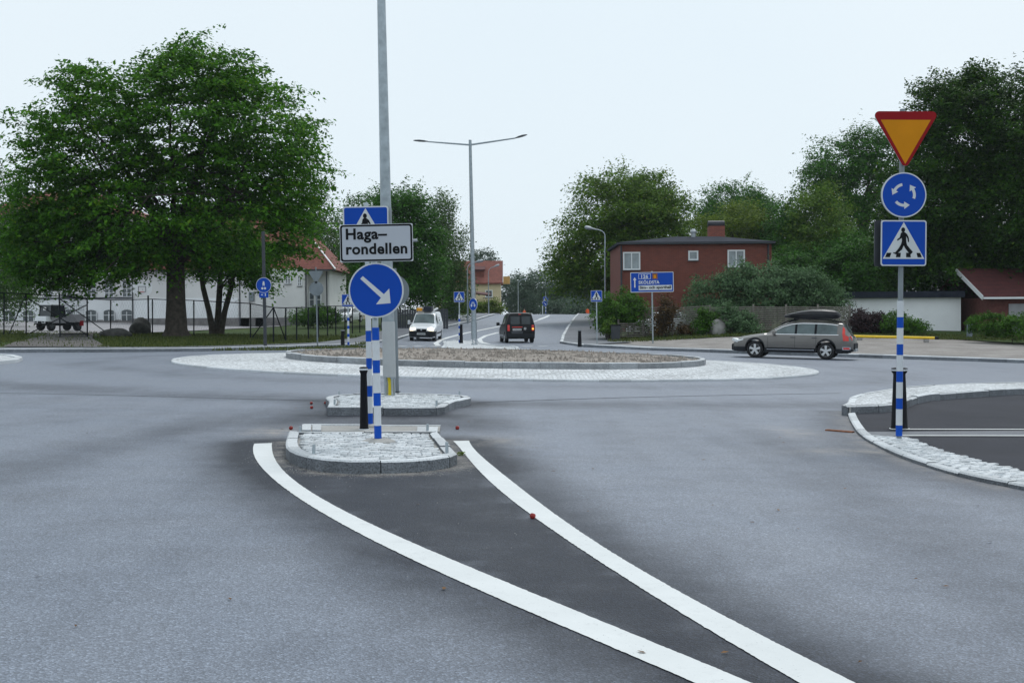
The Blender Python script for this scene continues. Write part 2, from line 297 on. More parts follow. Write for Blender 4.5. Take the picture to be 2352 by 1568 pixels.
# ------------------------------------------------------------------ mesh helpers
COL = scene.collection
random.seed(11); rng = np.random.default_rng(7)
def tag(o, label=None, cat=None, group=None, kind=None):
    if label: o['label'] = label
    if cat: o['category'] = cat
    if group: o['group'] = group
    if kind: o['kind'] = kind
    return o
def empty(name, loc=(0, 0, 0), rz=0.0, lean=(0, 0)):
    o = bpy.data.objects.new(name, None); COL.objects.link(o); o.empty_display_size = .2
    o.location = loc; o.rotation_euler = (lean[0], lean[1], rz); return o
def thing(name, label, cat, loc=(0, 0, 0), rz=0.0, group=None, lean=(0, 0)):
    return tag(empty(name, loc, rz, lean), label, cat, group)
def link(name, me, parent=None, loc=None, rot=None):
    o = bpy.data.objects.new(name, me); COL.objects.link(o)
    if parent is not None: o.parent = parent
    if loc is not None: o.location = loc
    if rot is not None: o.rotation_euler = rot
    return o
class MB:
    def __init__(s): s.v = []; s.f = []; s.m = []; s.cm = 0
    def add(s, vs_, fs): 
        o = len(s.v); s.v += [tuple(p) for p in vs_]
        for f in fs: s.f.append(tuple(i+o for i in f)); s.m.append(s.cm)
        return s
    def box(s, c, d, rz=0.0, rx=0.0, ry=0.0, taper=1.0):
        x, y, z = d[0]/2, d[1]/2, d[2]/2
        pts = [Vector(p) for p in ((-x,-y,-z),(x,-y,-z),(x,y,-z),(-x,y,-z),(-x*taper,-y*taper,z),(x*taper,-y*taper,z),(x*taper,y*taper,z),(-x*taper,y*taper,z))]
        if rx or ry or rz:
            mm = Matrix.Rotation(rz, 3, 'Z') @ Matrix.Rotation(ry, 3, 'Y') @ Matrix.Rotation(rx, 3, 'X'); pts = [mm @ p for p in pts]
        c = Vector(c)
        return s.add([p + c for p in pts], [(3,2,1,0),(4,5,6,7),(0,1,5,4),(1,2,6,5),(2,3,7,6),(3,0,4,7)])
    def bar(s, a, b, w, h=None):
        a, b = Vector(a), Vector(b); h = h or w; d = (b-a).normalized()
        u = d.cross(Vector((0, 0, 1))); u = Vector((1, 0, 0)) if u.length < 1e-4 else u.normalized(); v = u.cross(d)
        q = [u*(-w/2)+v*(-h/2), u*(w/2)+v*(-h/2), u*(w/2)+v*(h/2), u*(-w/2)+v*(h/2)]
        return s.add([a+p for p in q]+[b+p for p in q], [(0,1,2,3),(7,6,5,4),(0,4,5,1),(1,5,6,2),(2,6,7,3),(3,7,4,0)])
    def tube(s, path, radii, n=10, cap=True):
        path = [Vector(p) for p in path]
        if not hasattr(radii, '__len__'): radii = [radii]*len(path)
        vs_ = []; fs = []; u = None
        for i, p in enumerate(path):
            d = (path[min(i+1, len(path)-1)] - path[max(i-1, 0)]).normalized()
            if u is None:
                u = d.cross(Vector((0, 1, 0.01))); u = u.normalized() if u.length > 1e-3 else Vector((1, 0, 0))
            else: u = (u - d*u.dot(d)).normalized()
            v = d.cross(u)
            for k in range(n):
                a = 2*math.pi*k/n; vs_.append(p + (u*math.cos(a)+v*math.sin(a))*radii[i])
            if i:
                for k in range(n):
                    a, b = (i-1)*n+k, (i-1)*n+(k+1) % n; fs.append((a, b, b+n, a+n))
        if cap:
            fs.append(tuple(range(n))[::-1]); q = (len(path)-1)*n; fs.append(tuple(range(q, q+n)))
        return s.add(vs_, fs)
    def lathe(s, prof, n=20, axis='Z', c=(0, 0, 0)):      # prof: (radius, height)
        c = Vector(c); vs_ = []; fs = []
        for r, h in prof:
            for k in range(n):
                a = 2*math.pi*k/n; x, y = r*math.cos(a), r*math.sin(a)
                p = Vector((x, y, h)) if axis == 'Z' else Vector((x, h, y))
                vs_.append(p + c)
        for i in range(len(prof)-1):
            for k in range(n):
                a, b = i*n+k, i*n+(k+1) % n
                fs.append((a, b, b+n, a+n) if axis == 'Z' else (a, a+n, b+n, b))
        e = tuple(range(n)); t_ = tuple(range((len(prof)-1)*n, len(prof)*n))
        fs += [e[::-1], t_] if axis == 'Z' else [e, t_[::-1]]
        return s.add(vs_, fs)
    def prism(s, pts, y0, y1):                            # outline in the XZ plane pushed along Y
        n = len(pts); a = sum(pts[i][0]*pts[(i+1) % n][1]-pts[(i+1) % n][0]*pts[i][1] for i in range(n))
        if a < 0: pts = pts[::-1]
        vs_ = [(x, y0, z) for x, z in pts] + [(x, y1, z) for x, z in pts]
        fs = [tuple(range(n)), tuple(range(2*n-1, n-1, -1))] + [(i, i+n, (i+1) % n+n, (i+1) % n) for i in range(n)]
        return s.add(vs_, fs)
    def slab(s, pts, z0, z1):                             # outline in the XY plane
        n = len(pts); a = sum(pts[i][0]*pts[(i+1) % n][1]-pts[(i+1) % n][0]*pts[i][1] for i in range(n))
        if a < 0: pts = pts[::-1]
        f0 = (lambda x, y: z0) if not callable(z0) else z0; f1 = (lambda x, y: z1) if not callable(z1) else z1
        vs_ = [(p[0], p[1], f0(p[0], p[1])) for p in pts] + [(p[0], p[1], f1(p[0], p[1])) for p in pts]
        fs = [tuple(range(n-1, -1, -1)), tuple(range(n, 2*n))] + [(i, (i+1) % n, (i+1) % n+n, i+n) for i in range(n)]
        return s.add(vs_, fs)
    def mesh(s, name, mats, smooth=False, bevel=0.0):
        me = bpy.data.meshes.new(name); me.from_pydata(s.v, [], s.f)
        for m in (mats if isinstance(mats, (list, tuple)) else [mats]): me.materials.append(M[m] if isinstance(m, str) else m)
        if any(s.m): me.polygons.foreach_set('material_index', s.m)
        if bevel:
            bm = bmesh.new(); bm.from_mesh(me)
            ed = [e for e in bm.edges if len(e.link_faces) == 2 and e.calc_face_angle(0) > .6]
            bmesh.ops.bevel(bm, geom=ed, offset=bevel, segments=2, affect='EDGES', profile=.6); bm.to_mesh(me); bm.free()
        me.validate()
        if smooth:
            me.shade_smooth()
            try: me.set_sharp_from_angle(angle=math.radians(smooth if smooth > 1 else 40))
            except Exception: pass
        return me
    def build(s, name, mats, parent=None, smooth=False, bevel=0.0, loc=None, rot=None):
        return link(name, s.mesh(name, mats, smooth, bevel), parent, loc, rot)
def quads_mesh(name, P, mat):
    """P: (n,4,3) array of loose quads"""
    n = len(P); me = bpy.data.meshes.new(name)
    me.vertices.add(n*4); me.vertices.foreach_set('co', P.astype(np.float32).ravel())
    me.loops.add(n*4); me.loops.foreach_set('vertex_index', np.arange(n*4, dtype=np.int32))
    me.polygons.add(n); me.polygons.foreach_set('loop_start', np.arange(0, n*4, 4, dtype=np.int32))
    me.update(calc_edges=True); me.materials.append(M[mat]); return me
def resample(pts, n):
    p = np.array([(q[0], q[1]) for q in pts], float); d = np.r_[0, np.cumsum(np.hypot(*np.diff(p, axis=0).T))]
    t = np.linspace(0, d[-1], n); return np.c_[np.interp(t, d, p[:, 0]), np.interp(t, d, p[:, 1])]
def strip(name, A, B, na, nb, zoff, mat, kind='structure', label=None, parent=None, thick=0.0, worn=None, fine=None, zf=None):
    """a ground sheet lofted between two lines and laid on the ground"""
    a, b = resample(A, na), resample(B, na); vs_ = []; fs = []
    tt = fine if fine is not None else np.linspace(0, 1, nb); nb = len(tt)
    gz = zf or (lambda x, y: G(x, y) + zoff)
    for i in range(na):
        for t in tt:
            x, y = a[i]*(1-t)+b[i]*t; vs_.append((x, y, gz(x, y)))
    for i in range(na-1):
        for j in range(nb-1):
            k = i*nb+j; fs.append((k, k+1, k+nb+1, k+nb))
    if thick:                                              # skirts down at the rim
        rim = [j for j in range(nb)] + [i*nb+nb-1 for i in range(1, na)] + [(na-1)*nb+j for j in range(nb-2, -1, -1)] + [i*nb for i in range(na-2, 0, -1)]
        o = len(vs_); vs_ += [(vs_[i][0], vs_[i][1], vs_[i][2]-thick) for i in rim]; n = len(rim)
        fs += [(rim[i], o+i, o+(i+1) % n, rim[(i+1) % n]) for i in range(n)]
    me = bpy.data.meshes.new(name); me.from_pydata(vs_, [], fs)
    bm = bmesh.new(); bm.from_mesh(me); bmesh.ops.recalc_face_normals(bm, faces=bm.faces[:])
    up = sum(f.normal.z for f in bm.faces)
    if up < 0: bmesh.ops.reverse_faces(bm, faces=bm.faces[:])
    bm.to_mesh(me); bm.free(); me.materials.append(M[mat])
    if worn:
        at_ = me.attributes.new('worn', 'FLOAT', 'POINT'); at_.data.foreach_set('value', [worn(v.co.x, v.co.y) for v in me.vertices])
    o = link(name, me, parent)
    if kind and parent is None: o['kind'] = kind
    return o
def kerb(path, parent, length=1.0, width=.14, z0=-.08, z1=.12, gap=.008, side=1, mat='kerb', closed=False, name='kerb_stone', jit=.006):
    """granite kerb stones laid end to end along a line"""
    p = np.array([(q[0], q[1]) for q in path], float)
    if closed: p = np.vstack([p, p[:1]])
    d = np.r_[0, np.cumsum(np.hypot(*np.diff(p, axis=0).T))]; tot = d[-1]; n = max(1, round(tot/length)); L = tot/n
    pos = lambda t: np.array([np.interp(t, d, p[:, 0]), np.interp(t, d, p[:, 1])])
    for i in range(n):
        ts = np.linspace(i*L+gap/2, (i+1)*L-gap/2, 4); vs_ = []; dz = random.uniform(-jit, jit); din = random.uniform(0, jit)
        for t in ts:
            q = pos(t)
            if closed: tn = pos((t+.12) % tot)-pos((t-.12) % tot)
            else: tn = pos(min(t+.12, tot))-pos(max(t-.12, 0))
            tn /= max(1e-6, np.hypot(*tn)); nn = np.array([-tn[1], tn[0]])*side
            o_ = q + nn*din; b_ = q + nn*width; g = G(q[0], q[1])
            ch = .018
            vs_ += [(*o_, g+z0), (*o_, g+z1+dz-ch), (*(o_+nn*ch), g+z1+dz), (*(b_-nn*.004), g+z1+dz), (*b_, g+z0)]
        fs = []
        for k in range(3):
            for j in range(4): fs.append((k*5+j, k*5+j+1, k*5+5+j+1, k*5+5+j))
        fs += [(0, 1, 2, 3, 4), (19, 18, 17, 16, 15)]
        me = bpy.data.meshes.new(name); me.from_pydata(vs_, [], fs)
        bm = bmesh.new(); bm.from_mesh(me); bmesh.ops.recalc_face_normals(bm, faces=bm.faces[:]); bm.to_mesh(me); bm.free()
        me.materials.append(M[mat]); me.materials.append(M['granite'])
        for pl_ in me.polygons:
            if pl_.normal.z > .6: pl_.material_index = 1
        link(name, me, parent)
def inside(p, poly):
    x, y = p; c = False; j = len(poly)-1
    for i in range(len(poly)):
        if (poly[i][1] > y) != (poly[j][1] > y) and x < (poly[j][0]-poly[i][0])*(y-poly[i][1])/(poly[j][1]-poly[i][1])+poly[i][0]: c = not c
        j = i
    return c
def dist_poly(p, pts, closed=False):
    q = np.array(pts, float)
    if closed: q = np.vstack([q, q[:1]])
    a, b = q[:-1], q[1:]; d = b-a; t = np.clip(((np.array(p)-a)*d).sum(1)/np.maximum((d*d).sum(1), 1e-9), 0, 1)
    return float(np.hypot(*(a+d*t[:, None]-np.array(p)).T).min())
SETTS = []
for _k in range(7):                                       # seven stone shapes that all setts share
    rr = random.Random(_k); b = MB(); w, h, ch = .0485+rr.uniform(-.002, .002), .05, .008
    base = [(-w, -w), (w, -w), (w, w), (-w, w)]; j = lambda s_: rr.uniform(-s_, s_)
    lo = [(x+j(.003), y+j(.003), -h) for x, y in base]; mid = [(x+j(.003), y+j(.003), -ch) for x, y in base]; up = [(x*.86+j(.003), y*.86+j(.003), j(.003)) for x, y in base]
    b.add(lo+mid+up, [(0,1,5,4),(1,2,6,5),(2,3,7,6),(3,0,4,7),(4,5,9,8),(5,6,10,9),(6,7,11,10),(7,4,8,11),(8,9,10,11)])
    SETTS.append(b.mesh('sett', 'granite'))
def lay_setts(poly, parent, zf, pitch=.103, limit=300, margin=.05, name='sett', exclude=()):
    """small granite setts in wavering rows: the nearest ones as pieces, the rest joined"""
    xs = [p[0] for p in poly]; ys = [p[1] for p in poly]; spots = []
    y = min(ys); row = 0
    while y < max(ys):
        x = min(xs) + (row % 2)*pitch/2
        while x < max(xs):
            q = (x+random.uniform(-.008, .008), y+random.uniform(-.008, .008)+.02*math.sin(x*3+row))
            if inside(q, poly) and dist_poly(q, poly, True) > margin and all(math.hypot(q[0]-e[0], q[1]-e[1]) > e[2] for e in exclude): spots.append(q)
            x += pitch*random.uniform(.96, 1.08)
        y += pitch*.97; row += 1
    spots.sort(key=lambda q: q[1]); rest = MB()
    for i, q in enumerate(spots):
        me = random.choice(SETTS); z = zf(*q)+random.uniform(-.006, .004); a = random.uniform(-.12, .12)
        if i < limit: 
            o = link(name, me, parent, (q[0], q[1], z), (random.uniform(-.04, .04), random.uniform(-.04, .04), a))
        else:
            ca, sa = math.cos(a), math.sin(a)
            rest.add([(q[0]+v.co.x*ca-v.co.y*sa, q[1]+v.co.x*sa+v.co.y*ca, z+v.co.z) for v in me.vertices], [tuple(p.vertices) for p in me.polygons])
    if rest.v: tag(rest.build('setts', 'granite', parent), kind='stuff')
    return len(spots)

# ================================================================== THE GROUND
gb = MB(); N_ = 48
gb.add([(2500*math.cos(2*math.pi*k/N_), 2500*math.sin(2*math.pi*k/N_), -3.2) for k in range(N_)], [tuple(range(N_))])
tag(gb.build('ground', 'grass'), kind='structure')

zi = zm(900, 1250, 2.94); zr = zm(2800, 1200, 3.016); zw = zm(800, 1500, 1.88); zb_ = zm(1900, 1700, 1.96)
def xy(pts, h=0.0): return [tuple(hit(p[0], p[1], h)[:2]) for p in pts]
# painted lines: wedge-side and lane-side edges
LL_in = xy([zw(*p) for p in ((245,28),(248,90),(300,190),(450,310),(650,430),(850,540),(1100,650),(1500,820))] + [zb_(*p) for p in ((0,705),(500,905),(1000,1120),(1290,1243))])
LL_out = xy([zw(*p) for p in ((130,32),(125,95),(170,175),(250,260),(450,400),(700,560),(1000,700),(1400,900))] + [zb_(*p) for p in ((0,845),(500,1055),(915,1243))])
RL_in = xy([zw(*p) for p in ((1408,15),(1480,95),(1560,190),(1700,330),(1900,480))] + [zb_(*p) for p in ((0,235),(500,560),(1000,890),(1650,1243))])
RL_out = xy([zw(*p) for p in ((1510,13),(1600,120),(1700,210),(1900,360))] + [zb_(*p) for p in ((0,118),(500,450),(1000,725),(1500,990),(2000,1243))])
for ln in (LL_in, LL_out, RL_in, RL_out):                # carry the lines on under the camera
    a, b = np.array(ln[-2]), np.array(ln[-1]); d = (b-a)/np.hypot(*(b-a)); ln.append(tuple(b+d*1.6))
def smooth_line(p, n=3):
    p = np.array(p, float)
    for _ in range(n):
        q = [p[0]]
        for i in range(len(p)-1): q += [p[i]*.75+p[i+1]*.25, p[i]*.25+p[i+1]*.75]
        p = np.array(q+[p[-1]])
    return [tuple(v) for v in p]
def even_line(p, deg=5):                                 # fair the measured points into one even curve
    p = np.array(p, float); d = np.r_[0, np.cumsum(np.hypot(*np.diff(p, axis=0).T))]; d /= d[-1]
    cx, cy = np.polyfit(d, p[:, 0], deg), np.polyfit(d, p[:, 1], deg); t = np.linspace(0, 1, 60)
    return [(float(np.polyval(cx, v)), float(np.polyval(cy, v))) for v in t]
LL_in, LL_out, RL_in, RL_out = [even_line(q) for q in (LL_in, LL_out, RL_in, RL_out)]
wedge = LL_in + RL_in[::-1]
# island outlines (top edges measured at kerb height)
IS1 = xy([zi(*p) for p in ((255,655),(225,740),(222,800),(260,850),(400,900),(560,930),(810,955),(1200,950),(1590,938),(1800,910),(1965,880),(1930,850),(1780,680),(1770,655))], .13)
IS2 = xy([zi(*p) for p in ((640,412),(1000,412),(1400,414),(1810,415),(1860,380),(1930,350),(2095,318),(2080,306),(1980,295),(1700,280),(1200,272),(760,280),(620,306),(640,330),(662,352),(655,380))], .13)
PLAT = xy([zi(*p) for p in ((380,655),(400,590),(1780,597),(1770,655))], .04)

def worn(x, y):
    p = (x, y); v = .12
    if 4 < y < 26 and -12 < x < 9:
        if y < 15.2 and inside(p, wedge): v = .92
        else:
            dl = dist_poly(p, LL_out); dr = dist_poly(p, RL_out)
            v += .7*math.exp(-(dl/.55)**2) + .62*math.exp(-(dr/.5)**2)
            if y > 11: v += .6*math.exp(-(dist_poly(p, IS1, True)/.6)**2) + .5*math.exp(-(dist_poly(p, IS2, True)/.6)**2)
        v += .28*math.exp(-((x+5.2-.12*(y-9))/.55)**2)*sst(24, 16, y)           # between the wheel tracks of the exit lane
        v += .22*math.exp(-((x-2.9-.05*(y-9))/.5)**2)*sst(22, 14, y)
    r = math.hypot(x-RC[0], y-RC[1])
    v += .16*math.exp(-((r-12.0)/.7)**2) + .3*math.exp(-((r-17.5)/1.0)**2)*sst(34, 28, y) - .1*math.exp(-((r-14.5)/1.2)**2)
    v += .55*math.exp(-((y-17.8)/1.4)**2)*math.exp(-(max(0, abs(x+1.8)-1.2)/.7)**2)
    if x > 2 and 10 < y < 22: v += .45*math.exp(-(dist_poly(p, KERB_R_OUT)/.7)**2)
    return min(1.0, max(0.0, v))
# right-hand pavement outlines
KERB_R_OUT = xy([zr(*p) for p in ((285,635),(300,690),(345,790),(410,880),(560,970),(800,1090),(1100,1195),(1500,1315),(2111,1435),(2600,1520))], .0)
STRIP_IN = xy([zr(*p) for p in ((355,632),(372,690),(405,768),(470,825),(550,884),(600,890),(960,900),(1100,978),(1500,1098),(2111,1245),(2600,1350))], .02)
def extend(p, L):
    a, b = np.array(p[-4]), np.array(p[-1]); d = (b-a)/np.hypot(*(b-a)); return list(p) + [tuple(b+d*L)]
KERB_R_OUT, STRIP_IN = extend(smooth_line(KERB_R_OUT, 2), 4), extend(smooth_line(STRIP_IN, 1), 4)
def nonlin(a, b, n, mid, k=2.2):
    t = np.linspace(-1, 1, n); t = np.sign(t)*np.abs(t)**k
    return np.where(t < 0, mid + (mid-a)*t, mid + (b-mid)*t)
ys = np.concatenate([np.arange(-6, 3, .8), np.arange(3, 27, .16), np.arange(27, 92, 1.0)])
xs_ = np.unique(np.concatenate([np.arange(-60, -12, 1.2), np.arange(-12, 9, .16), np.arange(9, 60.1, 1.2)]))
vs_ = [(x, y, G(x, y)) for y in ys for x in xs_]; nx = len(xs_)
fs_ = [(j*nx+i, j*nx+i+1, (j+1)*nx+i+1, (j+1)*nx+i) for j in range(len(ys)-1) for i in range(nx-1)]
me = bpy.data.meshes.new('road'); me.from_pydata(vs_, [], fs_); me.materials.append(M['road'])
me.attributes.new('worn', 'FLOAT', 'POINT').data.foreach_set('value', [worn(v[0], v[1]) for v in vs_])
def dust(x, y):
    v = 0.0
    if 10 < y < 20 and -5 < x < 1:
        v = .9*math.exp(-(dist_poly((x, y), IS1, True)/.16)**2) + .75*math.exp(-((x+3.05)/.35)**2-((y-16.2)/.7)**2) + .5*math.exp(-((x+.2)/.4)**2-((y-15.6)/.6)**2)
    if x > 2 and 8 < y < 22: v = .5*math.exp(-(dist_poly((x, y), KERB_R_OUT)/.22)**2) + .7*math.exp(-((x-4.0)/.5)**2-((y-15.0)/.35)**2) + .6*math.exp(-((x-3.9)/.3)**2-((y-17.6)/.8)**2)
    return min(1.0, v)
me.attributes.new('dust', 'FLOAT', 'POINT').data.foreach_set('value', [dust(v[0], v[1]) for v in vs_])
tag(link('road', me), kind='structure')
# the road running on behind the roundabout
RL = [tuple(col(px, d)[:2]) for px, d in ((885, 66), (905, 78), (960, 90), (1025, 102), (1090, 120), (1140, 145), (1165, 175), (1180, 215))]
RR = [tuple(col(px, d)[:2]) for px, d in ((1300, 66), (1285, 74), (1290, 86), (1301, 100), (1316, 122), (1333, 150), (1345, 180), (1352, 215))]
strip('far_road', RL, RR, 70, 10, .006, 'road', worn=lambda x, y: .1 + .1*math.sin(y*.2))

def ragged(p, n, j=.0018):
    q = resample(p, n); return q + rng.normal(0, j, q.shape)
def paint(A, B, n=80, name='painted_line', z=.005):
    return strip(name, ragged(A, n), ragged(B, n), n, 3, z, 'paint')
paint(LL_in, LL_out, 520); paint(RL_in, RL_out, 520)
def dash(p0, p1, w, name='painted_line', z=.011):         # a straight bar of paint between two ground points
    a, b = Vector(p0[:2]), Vector(p1[:2]); d = (b-a).normalized(); n = Vector((-d.y, d.x))*w/2
    return strip(name, [a+n, b+n], [a-n, b-n], max(2, int((b-a).length/1.0)+2), 2, z, 'paint')
z4 = zm(1340, 850, 3.92); zc = zm(1360, 1030, 4.704); z5 = zm(1840, 700, 2.8516)
# far splitter lines curving round the island, edge lines, centre line
def pline(px, w, h=0.0, n=60, z=.012):
    q = resample(xy(px, h), n); t = np.gradient(q, axis=0); t /= np.hypot(*t.T)[:, None]; nn = np.c_[-t[:, 1], t[:, 0]]*w/2
    return strip('painted_line', q+nn, q-nn, n, 2, z, 'paint')
pline([z4(*p) for p in ((620,1300),(585,1270),(640,1230),(760,1190),(1000,1130),(1300,1070),(1450,1040))], .3)
pline([z4(*p) for p in ((1290,1283),(1190,1250),(1170,1215),(1250,1170),(1420,1125))], .3)
pline([z4(*p) for p in ((1850,998),(2000,945),(2110,905))], .2)
pline([z4(*p) for p in ((60,1200),(130,1182),(215,1165))], .25)
pline([z5(*p) for p in ((0,1118),(60,1098),(110,1075))], .2)
for x0, x1 in ((90, 170), (285, 415), (530, 650), (1460, 1640), (1740, 1880), (1960, 2080)):
    a, b = xy([z4(x0, 1308), z4(x1, 1306)]); dash(a, b, .5)

# tarred joints where the lanes meet the ring
for pts in ([(-40, 902), (200, 906), (420, 912), (600, 917), (735, 920)], [(1095, 924), (1300, 917), (1500, 911), (1750, 906), (1930, 903)]):
    q = ragged(smooth_line(xy(pts), 2), 90, .006); t_ = np.gradient(q, axis=0); t_ /= np.hypot(*t_.T)[:, None]; nn = np.c_[-t_[:, 1], t_[:, 0]]*.022
    strip('asphalt_joint', q+nn, q-nn, 90, 2, .004, 'new_asphalt')
# ------------------------------------------------------------------ land on both sides
def offset(path, d, n=60):
    q = resample(path, n); t = np.gradient(q, axis=0); t /= np.hypot(*t.T)[:, None]; return q + np.c_[-t[:, 1], t[:, 0]]*d
KL_px = [(-500, 806), (-200, 809), (0, 810), (230, 809), (470, 807), (640, 802), (740, 798), (806, 796)]
KL = xy(KL_px)
LR = RL[1:]
KL_all = [(-45, 36)] + KL + LR
def far_left(p): return (-170, p[1]*1.0 - 10)
LB = [(-120, 20), (-130, 45), (-140, 70), (-150, 100), (-160, 150), (-160, 230)]
strip('left_land', offset(KL_all, .3, 400), LB, 260, 0, .07, 'grass', fine=np.linspace(0, 1, 60)**1.6, thick=.25)
KR_px = [(1340, 797), (1420, 801), (1500, 805), (1600, 808), (1700, 812), (1850, 817), (2000, 822), (2180, 828), (2351, 834), (2700, 845)]
KR = xy(KR_px)
KR_all = [tuple(p) for p in RR[::-1][:-2]] + KR + [(50, 44)]
RB = [(120, 230), (130, 150), (140, 110), (150, 80), (150, 50), (140, 20)]
strip('right_land', offset(KR_all, .3, 400), RB, 260, 0, .07, 'gravel', fine=np.linspace(0, 1, 60)**1.6, thick=.25)
# far country behind the crest
strip('far_land', [(-160, 214), (0, 214), (120, 214)], [(-500, 700), (0, 700), (500, 700)], 40, 14, .02, 'grass')
# pavements with kerbs
lp = strip('left_pavement', offset(KL, .44), offset(KL, 2.0), 60, 6, .14, 'path'); kerb(KL, lp, 1.0, .46, -.1, .15, side=1)
LPk = [tuple(hit(806, 796)[:2])] + [tuple(p) for p in LR[0:6]]
LPo = [tuple(col(px, d)[:2]) for px, d in ((655, 61), (735, 66), (800, 76), (850, 86), (925, 100), (1010, 118), (1090, 145))]
fp = strip('left_footpath', offset(LPk, .2), LPo, 70, 8, .13, 'path'); kerb(LPk, fp, 1.0, .22, -.1, .135, side=1)
RPk = [tuple(p) for p in RR[::-1][1:-1]] + [KR[0]]
RPo = [tuple(col(px, d)[:2]) for px, d in ((1378, 176), (1372, 140), (1380, 112), (1388, 92), (1392, 80), (1450, 73))]
rp_ = strip('right_footpath', offset(RPk, .18), RPo, 70, 8, .13, 'path'); kerb(RPk, rp_, 1.0, .2, -.1, .135, side=1)
rv = strip('right_pavement', offset(KR, .48), offset(KR, 2.0), 60, 6, .14, 'path'); kerb(KR, rv, 1.0, .5, -.1, .15, side=1)
# verge grass on the right, in front of the wooden fence
strip('grass_verge', [tuple(col(px, d)[:2]) for px, d in ((1395, 78), (1480, 75), (1600, 74), (1750, 74), (1900, 75), (2050, 76), (2200, 74), (2420, 68))],
      [tuple(col(px, d)[:2]) for px, d in ((1395, 90), (1480, 95), (1600, 110), (1750, 120), (1900, 120), (2050, 120), (2200, 120), (2500, 120))], 60, 20, .125, 'grass')
# school yard and its drive
yA = [tuple(col(px, d)[:2]) for px, d in ((-350, 70), (-60, 76), (60, 77), (230, 80), (330, 84), (440, 93), (540, 104), (640, 112))]
yB = [tuple(col(px, d)[:2]) for px, d in ((-350, 165), (-60, 165), (60, 165), (230, 165), (330, 160), (440, 160), (540, 158), (700, 155))]
strip('school_yard', yA, yB, 50, 40, .125, 'yard')
strip('drive', [tuple(col(px, d)[:2]) for px, d in ((5, 49.5), (35, 56), (85, 65), (120, 79))], [tuple(col(px, d)[:2]) for px, d in ((262, 51), (232, 56), (212, 65), (215, 81))], 30, 10, .143, 'drive')
for pts in (((15, 1090), (440, 1075)), ((60, 1140), (480, 1130)), ((540, 1070), (660, 1055)), ((930, 1060), (1180, 1070)), ((560, 1145), (700, 1128)), ((1290, 1030), (1420, 1022)), ((720, 1130), (980, 1128))):
    z1_ = zm(0, 800, 3.36); a, b = xy([z1_(*pts[0]), z1_(*pts[1])], .14); dash(a, b, .14, z=.145)

# ------------------------------------------------------------------ roundabout
RA, RBED = 9.85, 6.5
def zap(x, y): return G(x, y) + .05 + .10*sst(RA, RBED, math.hypot(x-RC[0], y-RC[1]))
ang = np.linspace(0, 2*math.pi, 181)
ring = lambda r: [(RC[0]+r*math.cos(a), RC[1]+r*math.sin(a)) for a in ang]
ap = strip('roundabout_apron', ring(RBED-.1), ring(RA-.12), 181, 12, 0, 'setts', zf=zap)
kerb(ring(RA)[:-1], ap, .8, .13, -.05, .06, side=1, closed=True, mat='granite')
def zbed(x, y):
    r = math.hypot(x-RC[0], y-RC[1]); return G(x, y) + .27 + .10*sst(RBED, 2, r) + .025*math.sin(x*2.1+y)*math.cos(y*1.7-x*.6) + random.uniform(-.03, .03)*(r < RBED-.35)
bed = strip('gravel_bed', ring(.05), ring(RBED-.1), 181, 30, 0, 'soil', zf=zbed)
kerb(ring(RBED)[:-1], bed, 1.0, .16, -.05, .325, side=1, closed=True, jit=.012, mat='kerb_light')
st = MB()                                                # loose stones and clods in the bed
for _ in range(3200):
    a, r = random.uniform(0, 6.283), (RBED-.25)*math.sqrt(random.random()); s_ = random.choice((.02, .03, .04, .06))*random.uniform(.8, 1.5)
    x, y = RC[0]+r*math.cos(a), RC[1]+r*math.sin(a); z = G(x, y)+.27+.10*sst(RBED, 2, r)
    st.add([(x+s_*random.uniform(.7, 1.3)*math.cos(k*2.1+a), y+s_*random.uniform(.7, 1.3)*math.sin(k*2.1+a), z-.02) for k in range(3)] + [(x, y, z+s_*random.uniform(.7, 1.4))], [(0,1,3),(1,2,3),(2,0,3)])
tag(st.build('stones', 'soil', bed), kind='stuff')
# ------------------------------------------------------------------ near islands
zi1 = lambda x, y: G(x, y) + .125
POST1, POST2 = hit(868, 1012, .125), hit(850, 978, .05)
def island(name, outline, zf, excl, mt='sand'):
    i_ = MB(); i_.slab(outline, lambda x, y: G(x, y)-.05, lambda x, y: zf(x, y)-.03); o = i_.build(name, mt); o['kind'] = 'structure'
    return o
def ccw(p): 
    a = sum(p[i][0]*p[(i+1) % len(p)][1]-p[(i+1) % len(p)][0]*p[i][1] for i in range(len(p))); return p if a > 0 else p[::-1]
def shrink(p, d): 
    q = np.array(ccw(p)); n = len(q); out = []
    for i in range(n):
        t = q[(i+1) % n]-q[i-1]; t /= np.hypot(*t); out.append(tuple(q[i]+np.array([-t[1], t[0]])*d))
    return out
IS1c, IS2c = ccw(smooth_line(IS1, 2)), ccw(smooth_line(IS2, 1))
isl = island('traffic_island', shrink(IS1c, .05), zi1, [])
kerb(IS1c, isl, .85, .13, -.06, .13, side=1, closed=True, gap=.012, jit=.008)
lay_setts(shrink(IS1c, .13), isl, zi1, exclude=((POST1.x, POST1.y, .16),))
isl2 = island('traffic_island', shrink(IS2c, .05), zi1, [])
kerb(IS2c, isl2, .85, .13, -.06, .13, side=1, closed=True, gap=.012, jit=.008)
lay_setts(shrink(IS2c, .13), isl2, zi1, limit=60)
cb = MB(); cb.lathe([(.2, -.02), (.19, .01), (.13, .035), (.06, .04)], 20, c=(POST1.x, POST1.y, POST1.z-.012)); cb.build('mortar_collar', 'sand', isl, smooth=True)
